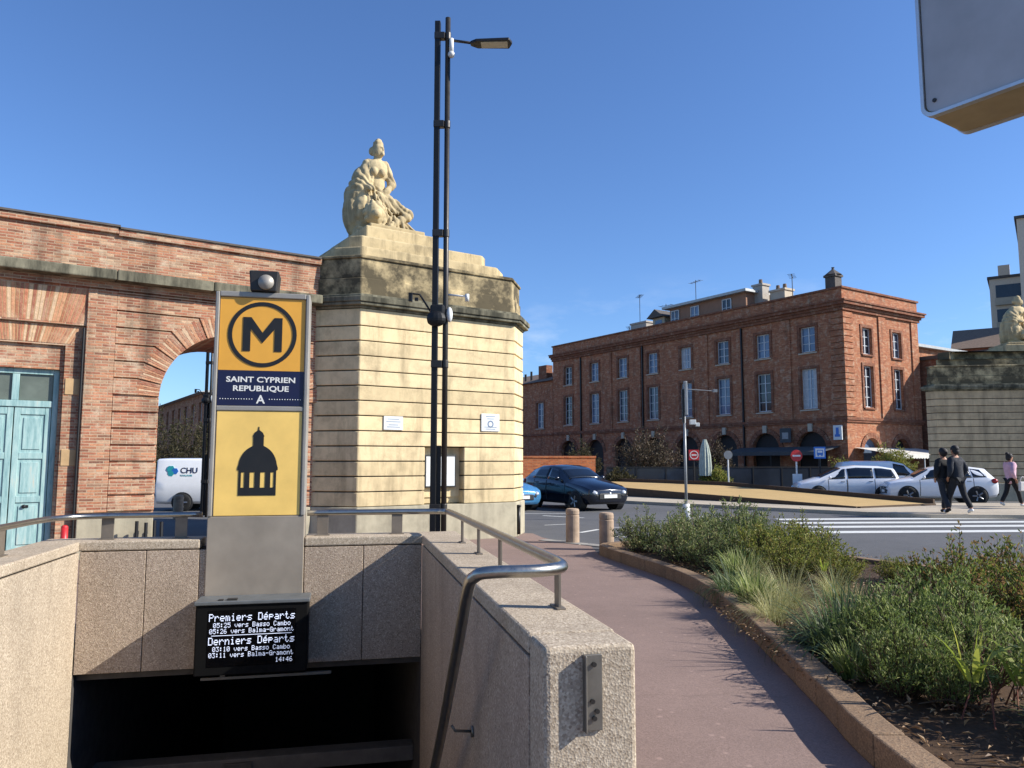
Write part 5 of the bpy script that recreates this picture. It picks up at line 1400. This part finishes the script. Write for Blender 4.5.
def make_tuft(seed, n, length, width, mat, arch=.7, spread=.25, segs=6, up=1.0):
    r = random.Random(seed); b = B()
    for i in range(n):
        a = r.uniform(0, math.tau); L = length*r.uniform(.6, 1.1); e = r.uniform(.05, 1)**.8*arch
        rr_ = spread*math.sqrt(r.random()); p = Vector((math.cos(a)*rr_, math.sin(a)*rr_, 0)); out_ = Vector((math.cos(a+r.gauss(0, .4)), math.sin(a+r.gauss(0, .4)), 0))
        s = out_.cross(Vector((0, 0, 1))); prev = None; ang = R(88)-e*.5
        for k in range(segs+1):
            t = k/segs; w = width*(1-t**2.2)*(.6+.4*min(1, t*5))
            va = [b.bm.verts.new(p+s*w/2), b.bm.verts.new(p-s*w/2)]
            if prev: b.bm.faces.new((prev[0], va[0], va[1], prev[1]))
            prev = va
            p = p+(out_*math.cos(ang)+Vector((0, 0, 1))*math.sin(ang))*L/segs; ang -= e*2.2/segs*(.5+t)
    return b.build('blades', mat, None, False, recalc=False)
def plant(name, label, group, parts, x, y, z=.1, s=1, rz=0, cat='shrub', sz=None):
    t = thing(name, label, cat, (x, y, z), rz, group); t.scale = (s, s, sz or s)
    for p in parts:
        c = p if p.users_collection and p.parent is None and not p.get('used') else p.copy()
        if c is not p: COL.objects.link(c)
        p['used'] = 1; c.parent = t
    return t
SAGE = [make_shrub(11+i, .62, .62, 110, 26, .055, .016, 'leaf_sage') for i in range(2)]
OLIVE = [make_shrub(21+i, .6, .62, 110, 26, .055, .018, 'leaf_olive') for i in range(2)]
RED = [make_shrub(31+i, .62, .8, 120, 28, .06, .022, 'leaf_red', upright=.4) for i in range(2)]
GREEN = [make_shrub(41+i, .55, .62, 130, 34, .05, .012, 'leaf_green', upright=.5) for i in range(2)]
STIPA = [make_tuft(51+i, 520, .64, .0035, 'straw', 1.9, .12, 7) for i in range(2)]
STRAP = [make_tuft(61+i, 330, .6, .015, 'leaf_strap', 2.1, .2, 7) for i in range(2)]
BROAD = make_tuft(74, 11, .46, .045, 'leaf_lime', 1.15, .06, 7)
SMALL = make_tuft(81, 200, .34, .014, 'leaf_green', .9, .1, 5)
g1 = 'grey green shrubs at the far end of the bed'
sage_pos = [(2.15, 12.75, .95), (2.7, 12.1, 1.05), (2.95, 13.05, 1.02), (3.6, 12.4, 1.18), (2.55, 11.3, 1.0), (3.3, 11.5, 1.18), (3.9, 12.6, 1.0), (2.75, 10.5, .92)]
lab = ['grey green shrub at the far tip of the bed by the bollard', 'grey green shrub second from the far tip, over the kerb', 'grey green shrub beside the mast base, on the road side', 'tall grey green shrub in the middle of the far clump', 'low grey green shrub spilling to the kerb beside the path', 'rounded grey green shrub behind the kerbside ones', 'grey green shrub on the road edge near the crossing', 'small grey green shrub at the near end of the far clump']
for i, (x, y, s) in enumerate(sage_pos): plant('shrub', lab[i], g1, SAGE[i % 2], x, y, .1, s, i*1.3)
olive_pos = [(4.2, 11.5, 1.02), (4.0, 10.5, .95), (3.45, 9.7, .85), (3.35, 10.5, 1.0), (3.9, 9.4, .68), (4.65, 9.5, .5), (4.95, 8.75, .52)]
lab = ['olive green shrub behind the grey green clump, nearest the crossing', 'olive green shrub right of the grey green clump', 'olive green shrub just behind the blond grass', 'olive shrub between the grey green clump and the blond grass', 'low olive green shrub at the right end of the middle clump', 'very low olive shrub in the gap before the road', 'very low olive shrub just left of the dark reddish ones']
for i, (x, y, s) in enumerate(olive_pos): plant('shrub', lab[i], 'olive green shrubs in the middle of the bed', OLIVE[i % 2], x, y, .1, s, i*2.1)
red_pos = [(4.15, 7.45, .8), (4.85, 7.6, .86), (4.75, 6.7, .86), (4.05, 6.6, .74), (5.5, 7.2, .86)]
lab = ['dark reddish green shrub nearest the road gap', 'dark reddish green shrub farthest back on the right', 'dark reddish green shrub above the yellow green broad leaves', 'low dark reddish green shrub behind the bright green bush', 'dark reddish green shrub cut by the right edge']
for i, (x, y, s) in enumerate(red_pos): plant('shrub', lab[i], 'dark reddish green shrubs on the right', RED[i % 2], x, y, .1, s, i*1.7)
green_pos = [(2.72, 5.6, .88), (2.45, 5.05, .72), (2.62, 4.78, .55), (3.3, 6.0, 1.0), (3.3, 4.35, 1.1), (3.0, 5.2, .8)]
lab = ['bright green rosemary like bush beside the strap leaved tuft', 'bright green rosemary like bush in the right foreground', 'small bright green bush closest to the bare soil', 'bright green bush against the dark reddish shrubs', 'tall bright green bush cut by the right edge, nearest the viewer', 'bright green bush behind the yellow green broad leaves']
for i, (x, y, s) in enumerate(green_pos): plant('shrub', lab[i], 'bright green bushes in the near bed', GREEN[i % 2], x, y, .1, s, i*1.9)
stipa_pos = [(2.36, 7.15, .85), (2.75, 7.9, .95), (2.75, 8.9, .85), (3.45, 8.4, .8), (3.3, 7.3, .6)]
lab = ['blond feathery grass drooping over the kerb', 'tall blond feathery grass in the middle of the clump', 'blond feathery grass at the far side of the clump', 'blond feathery grass behind, before the olive shrubs', 'blond feathery grass close to the dark reddish shrubs']
plant('ornamental_grass', 'pale dry grass at the road edge behind the dark reddish shrubs', 'blond feathery grasses', [STIPA[1]], 5.6, 8.6, .1, .95, .5, 'grass')
for i, (x, y, s) in enumerate(stipa_pos): plant('ornamental_grass', lab[i], 'blond feathery grasses', [STIPA[i % 2]], x, y, .1, s, i*1.1, 'grass')
for i, (x, y, s, l) in enumerate(((2.5, 6.05, 1.0, 'dark strap leaved tuft by the kerb in front of the blond grass'), (2.85, 6.5, 1.05, 'dark strap leaved tuft behind the kerbside one'), (2.4, 8.55, .8, 'small dark strap leaved tuft left of the blond grass, at the kerb'))):
    plant('strap_leaf_plant', l, 'dark strap leaved tufts', [STRAP[i % 2]], x, y, .1, s, i*2, 'plant')
plant('broad_leaf_plant', 'yellow green plant with broad upright leaves in front of the dark shrubs', 'broad leaved plants', [BROAD], 2.6, 4.5, .32, .85, .4, 'plant')
plant('broad_leaf_plant', 'yellow green broad leaved plant cut by the right edge', 'broad leaved plants', [BROAD], 2.86, 4.42, .3, .9, 2.2, 'plant')
plant('broad_leaf_plant', 'single yellow green broad leaved sprout among blond grasses', 'broad leaved plants', [BROAD], 3.3, 8.3, .4, .4, 1.2, 'plant')
plant('grass_tuft', 'small fresh green tuft beside the blond grass at the kerb', 'fresh green tufts', [SMALL], 2.42, 7.85, .1, 1.25, 0, 'grass')
plant('grass_tuft', 'fresh green tuft between the small strap leaved plant and the olive shrubs', 'fresh green tufts', [SMALL], 2.75, 9.5, .1, 1.4, 2, 'grass')
plant('grass_tuft', 'fresh green tuft at the foot of the bright green bush, near the kerb', 'fresh green tufts', [SMALL], 2.3, 5.35, .1, .9, 3, 'grass')
plant('grass_tuft', 'fresh green tuft at the lower right corner', 'fresh green tufts', [SMALL], 2.85, 4.05, .1, 1.0, 1, 'grass')
# dry stems by the bare soil
r = random.Random(5); b = B()
for i in range(26):
    a = r.uniform(0, math.tau); L = r.uniform(.12, .38)
    p = Vector((r.gauss(0, .12), r.gauss(0, .16), 0)); q = p+Vector((math.cos(a)*L*.6, math.sin(a)*L*.6, L)); b.tube([p, p.lerp(q, .5)+Vector((.02, 0, .03)), q], [.005, .004, .002], 4)
ds = tag(b.build('dry_stems', plain('reddish dry stems', '#7a4a3c', .8)), 'bare reddish stems rising from the soil at lower right', 'plant'); ds.location = (2.75, 4.75, .1)
# soil litter
b = B(); r = random.Random(9)
for i in range(5200):
    y = r.uniform(2.5, 12); x = 1.95+r.random()**1.4*3.2
    if y > 8: x += .35
    p = Vector((x, y, .125+r.uniform(0, .03)))
    leaf(b, p, Vector((r.gauss(0, 1), r.gauss(0, 1), r.gauss(0, .25))), Vector((0, 0, 1)), r.uniform(.02, .07), r.uniform(.008, .03))
tag(b.build('dry_litter', 'litter', recalc=False), 'dry leaves and twigs scattered over the soil', 'litter', kind='stuff')
b = B()
for i in range(9):
    x, y = r.uniform(2.2, 3.2), r.uniform(3.2, 5.0); a = r.uniform(0, math.tau); L = r.uniform(.15, .5)
    p = Vector((x, y, .135)); b.tube([p, p+Vector((math.cos(a)*L*.5, math.sin(a)*L*.5, .03)), p+Vector((math.cos(a+.2)*L, math.sin(a+.2)*L, .01))], [.008, .006, .003], 5)
tag(b.build('fallen_twigs', 'wood'), 'broken twigs lying on the soil by the kerb', 'twigs', kind='stuff')

# bushes and small trees across the square
def bush_tree(label, x, y, rad, h, seed, mat, z0=.0, n=150, per=26, group='bushes across the square'):
    lf, stm = make_shrub(seed, rad, h-z0, n, per, .16, .05, mat, spread=1.0)
    t = thing('bush', label, 'bush', (x, y, z0), 0, group)
    lf.parent = t; stm.parent = t
    if z0 > .3:
        b = B(); b.tube([(0, 0, -z0), (.05, .02, -z0*.4), (0, 0, .15)], [.12, .09, .07], 8); b.build('trunk', 'wood', t, True)
    return t
bush_tree('wide brown twiggy bush before the shaded brick front', 7.75, 44, 2.0, 3.1, 91, 'twig', .5, 190, 34)
bush_tree('dark bush below the first floor windows at far left of the brick front', 4.3, 48, 1.3, 2.6, 92, 'hedge', .2)
bush_tree('small brown bush behind the round grey sign', 11.6, 44, 1.0, 2.6, 93, 'twig', .5)
bush_tree('low green bush under the terrace parasol', 10.6, 40.3, .9, 1.2, 94, 'leaf_olive')
bush_tree('dark green bush in front of the off white awning', 22.0, 44.5, 1.2, 2.5, 95, 'leaf_olive', .2)
bush_tree('olive bush left of the terrace screen', 5.6, 40.5, .8, 1.1, 96, 'hedge')
bush_tree('tall olive hedge bush behind the hospital van', -15.4, 36, 2.6, 3.6, 97, 'hedge', .2, 240, 34)
bush_tree('olive hedge bush right of the lamp behind the van', -12.4, 36.5, 1.9, 2.9, 98, 'hedge', .2)
bush_tree('dark hedge bush beside the corner of the brick building', 18.3, 43, .9, 1.5, 99, 'leaf_olive')

# ------------------------------------------------------------------ world, sun, camera
SUN_AZ, SUN_EL = 98, 32.5
w = bpy.data.worlds.new('World'); sc.world = w; w.use_nodes = True
nt = w.node_tree; bg = nt.nodes['Background']
sky = nt.nodes.new('ShaderNodeTexSky'); sky.sky_type = 'NISHITA'; sky.sun_disc = False
sky.sun_elevation = R(SUN_EL); sky.sun_rotation = R(SUN_AZ); sky.air_density = 1.0; sky.dust_density = .35; sky.ozone_density = 2.5; sky.altitude = 100
geo = nt.nodes.new('ShaderNodeTexCoord')
# thin wisps low in the sky
mp = nt.nodes.new('ShaderNodeMapping'); mp.inputs['Scale'].default_value = (5, 5, 16); nt.links.new(geo.outputs['Generated'], mp.inputs['Vector'])
nz = nt.nodes.new('ShaderNodeTexNoise'); nz.inputs['Scale'].default_value = 1.3; nz.inputs['Detail'].default_value = 7; nz.inputs['Roughness'].default_value = .6; nt.links.new(mp.outputs[0], nz.inputs['Vector'])
cr = nt.nodes.new('ShaderNodeValToRGB'); cr.color_ramp.elements[0].position = .56; cr.color_ramp.elements[0].color = (0, 0, 0, 1); cr.color_ramp.elements[1].position = .8; cr.color_ramp.elements[1].color = (.55,)*3+(1,)
nt.links.new(nz.outputs['Fac'], cr.inputs[0])
sx = nt.nodes.new('ShaderNodeSeparateXYZ'); nt.links.new(geo.outputs['Generated'], sx.inputs[0])
mr = nt.nodes.new('ShaderNodeMapRange'); mr.inputs['From Min'].default_value = .24; mr.inputs['From Max'].default_value = .08; nt.links.new(sx.outputs[2], mr.inputs['Value'])
mu = nt.nodes.new('ShaderNodeMath'); mu.operation = 'MULTIPLY'; nt.links.new(cr.outputs[0], mu.inputs[0]); nt.links.new(mr.outputs[0], mu.inputs[1])
mx = nt.nodes.new('ShaderNodeMix'); mx.data_type = 'RGBA'; nt.links.new(mu.outputs[0], mx.inputs[0]); nt.links.new(sky.outputs[0], mx.inputs[6]); mx.inputs[7].default_value = (9, 9.3, 9.6, 1)
tint = nt.nodes.new('ShaderNodeMix'); tint.data_type = 'RGBA'; tint.blend_type = 'MULTIPLY'; tint.inputs[0].default_value = 1; tint.inputs[7].default_value = (.76, 1.0, 1.36, 1)
nt.links.new(sky.outputs[0], tint.inputs[6]); nt.links.new(tint.outputs[2], mx.inputs[6])
nt.links.new(mx.outputs[2], bg.inputs[0]); bg.inputs[1].default_value = .09
sd = bpy.data.lights.new('sun', 'SUN'); sd.energy = 5.0; sd.angle = R(.5); sd.color = (1, .95, .87)
so = bpy.data.objects.new('sun', sd); COL.objects.link(so)
sdir = Vector((math.sin(R(SUN_AZ))*math.cos(R(SUN_EL)), math.cos(R(SUN_AZ))*math.cos(R(SUN_EL)), math.sin(R(SUN_EL))))
so.rotation_euler = sdir.to_track_quat('Z', 'Y').to_euler()
cd = bpy.data.cameras.new('camera'); cam = bpy.data.objects.new('camera', cd); COL.objects.link(cam)
cam.location = (0, 0, 1.55); cam.rotation_euler = (R(95.8), 0, 0); cd.lens = 769/1024*36; cd.sensor_width = 36; cd.clip_end = 2000; cd.clip_start = .05
sc.camera = cam
vs_ = sc.view_settings; vs_.view_transform = 'Standard'; vs_.look = 'None'; vs_.exposure = .6; vs_.gamma = 1

bpy.data.scenes.remove(TMP)
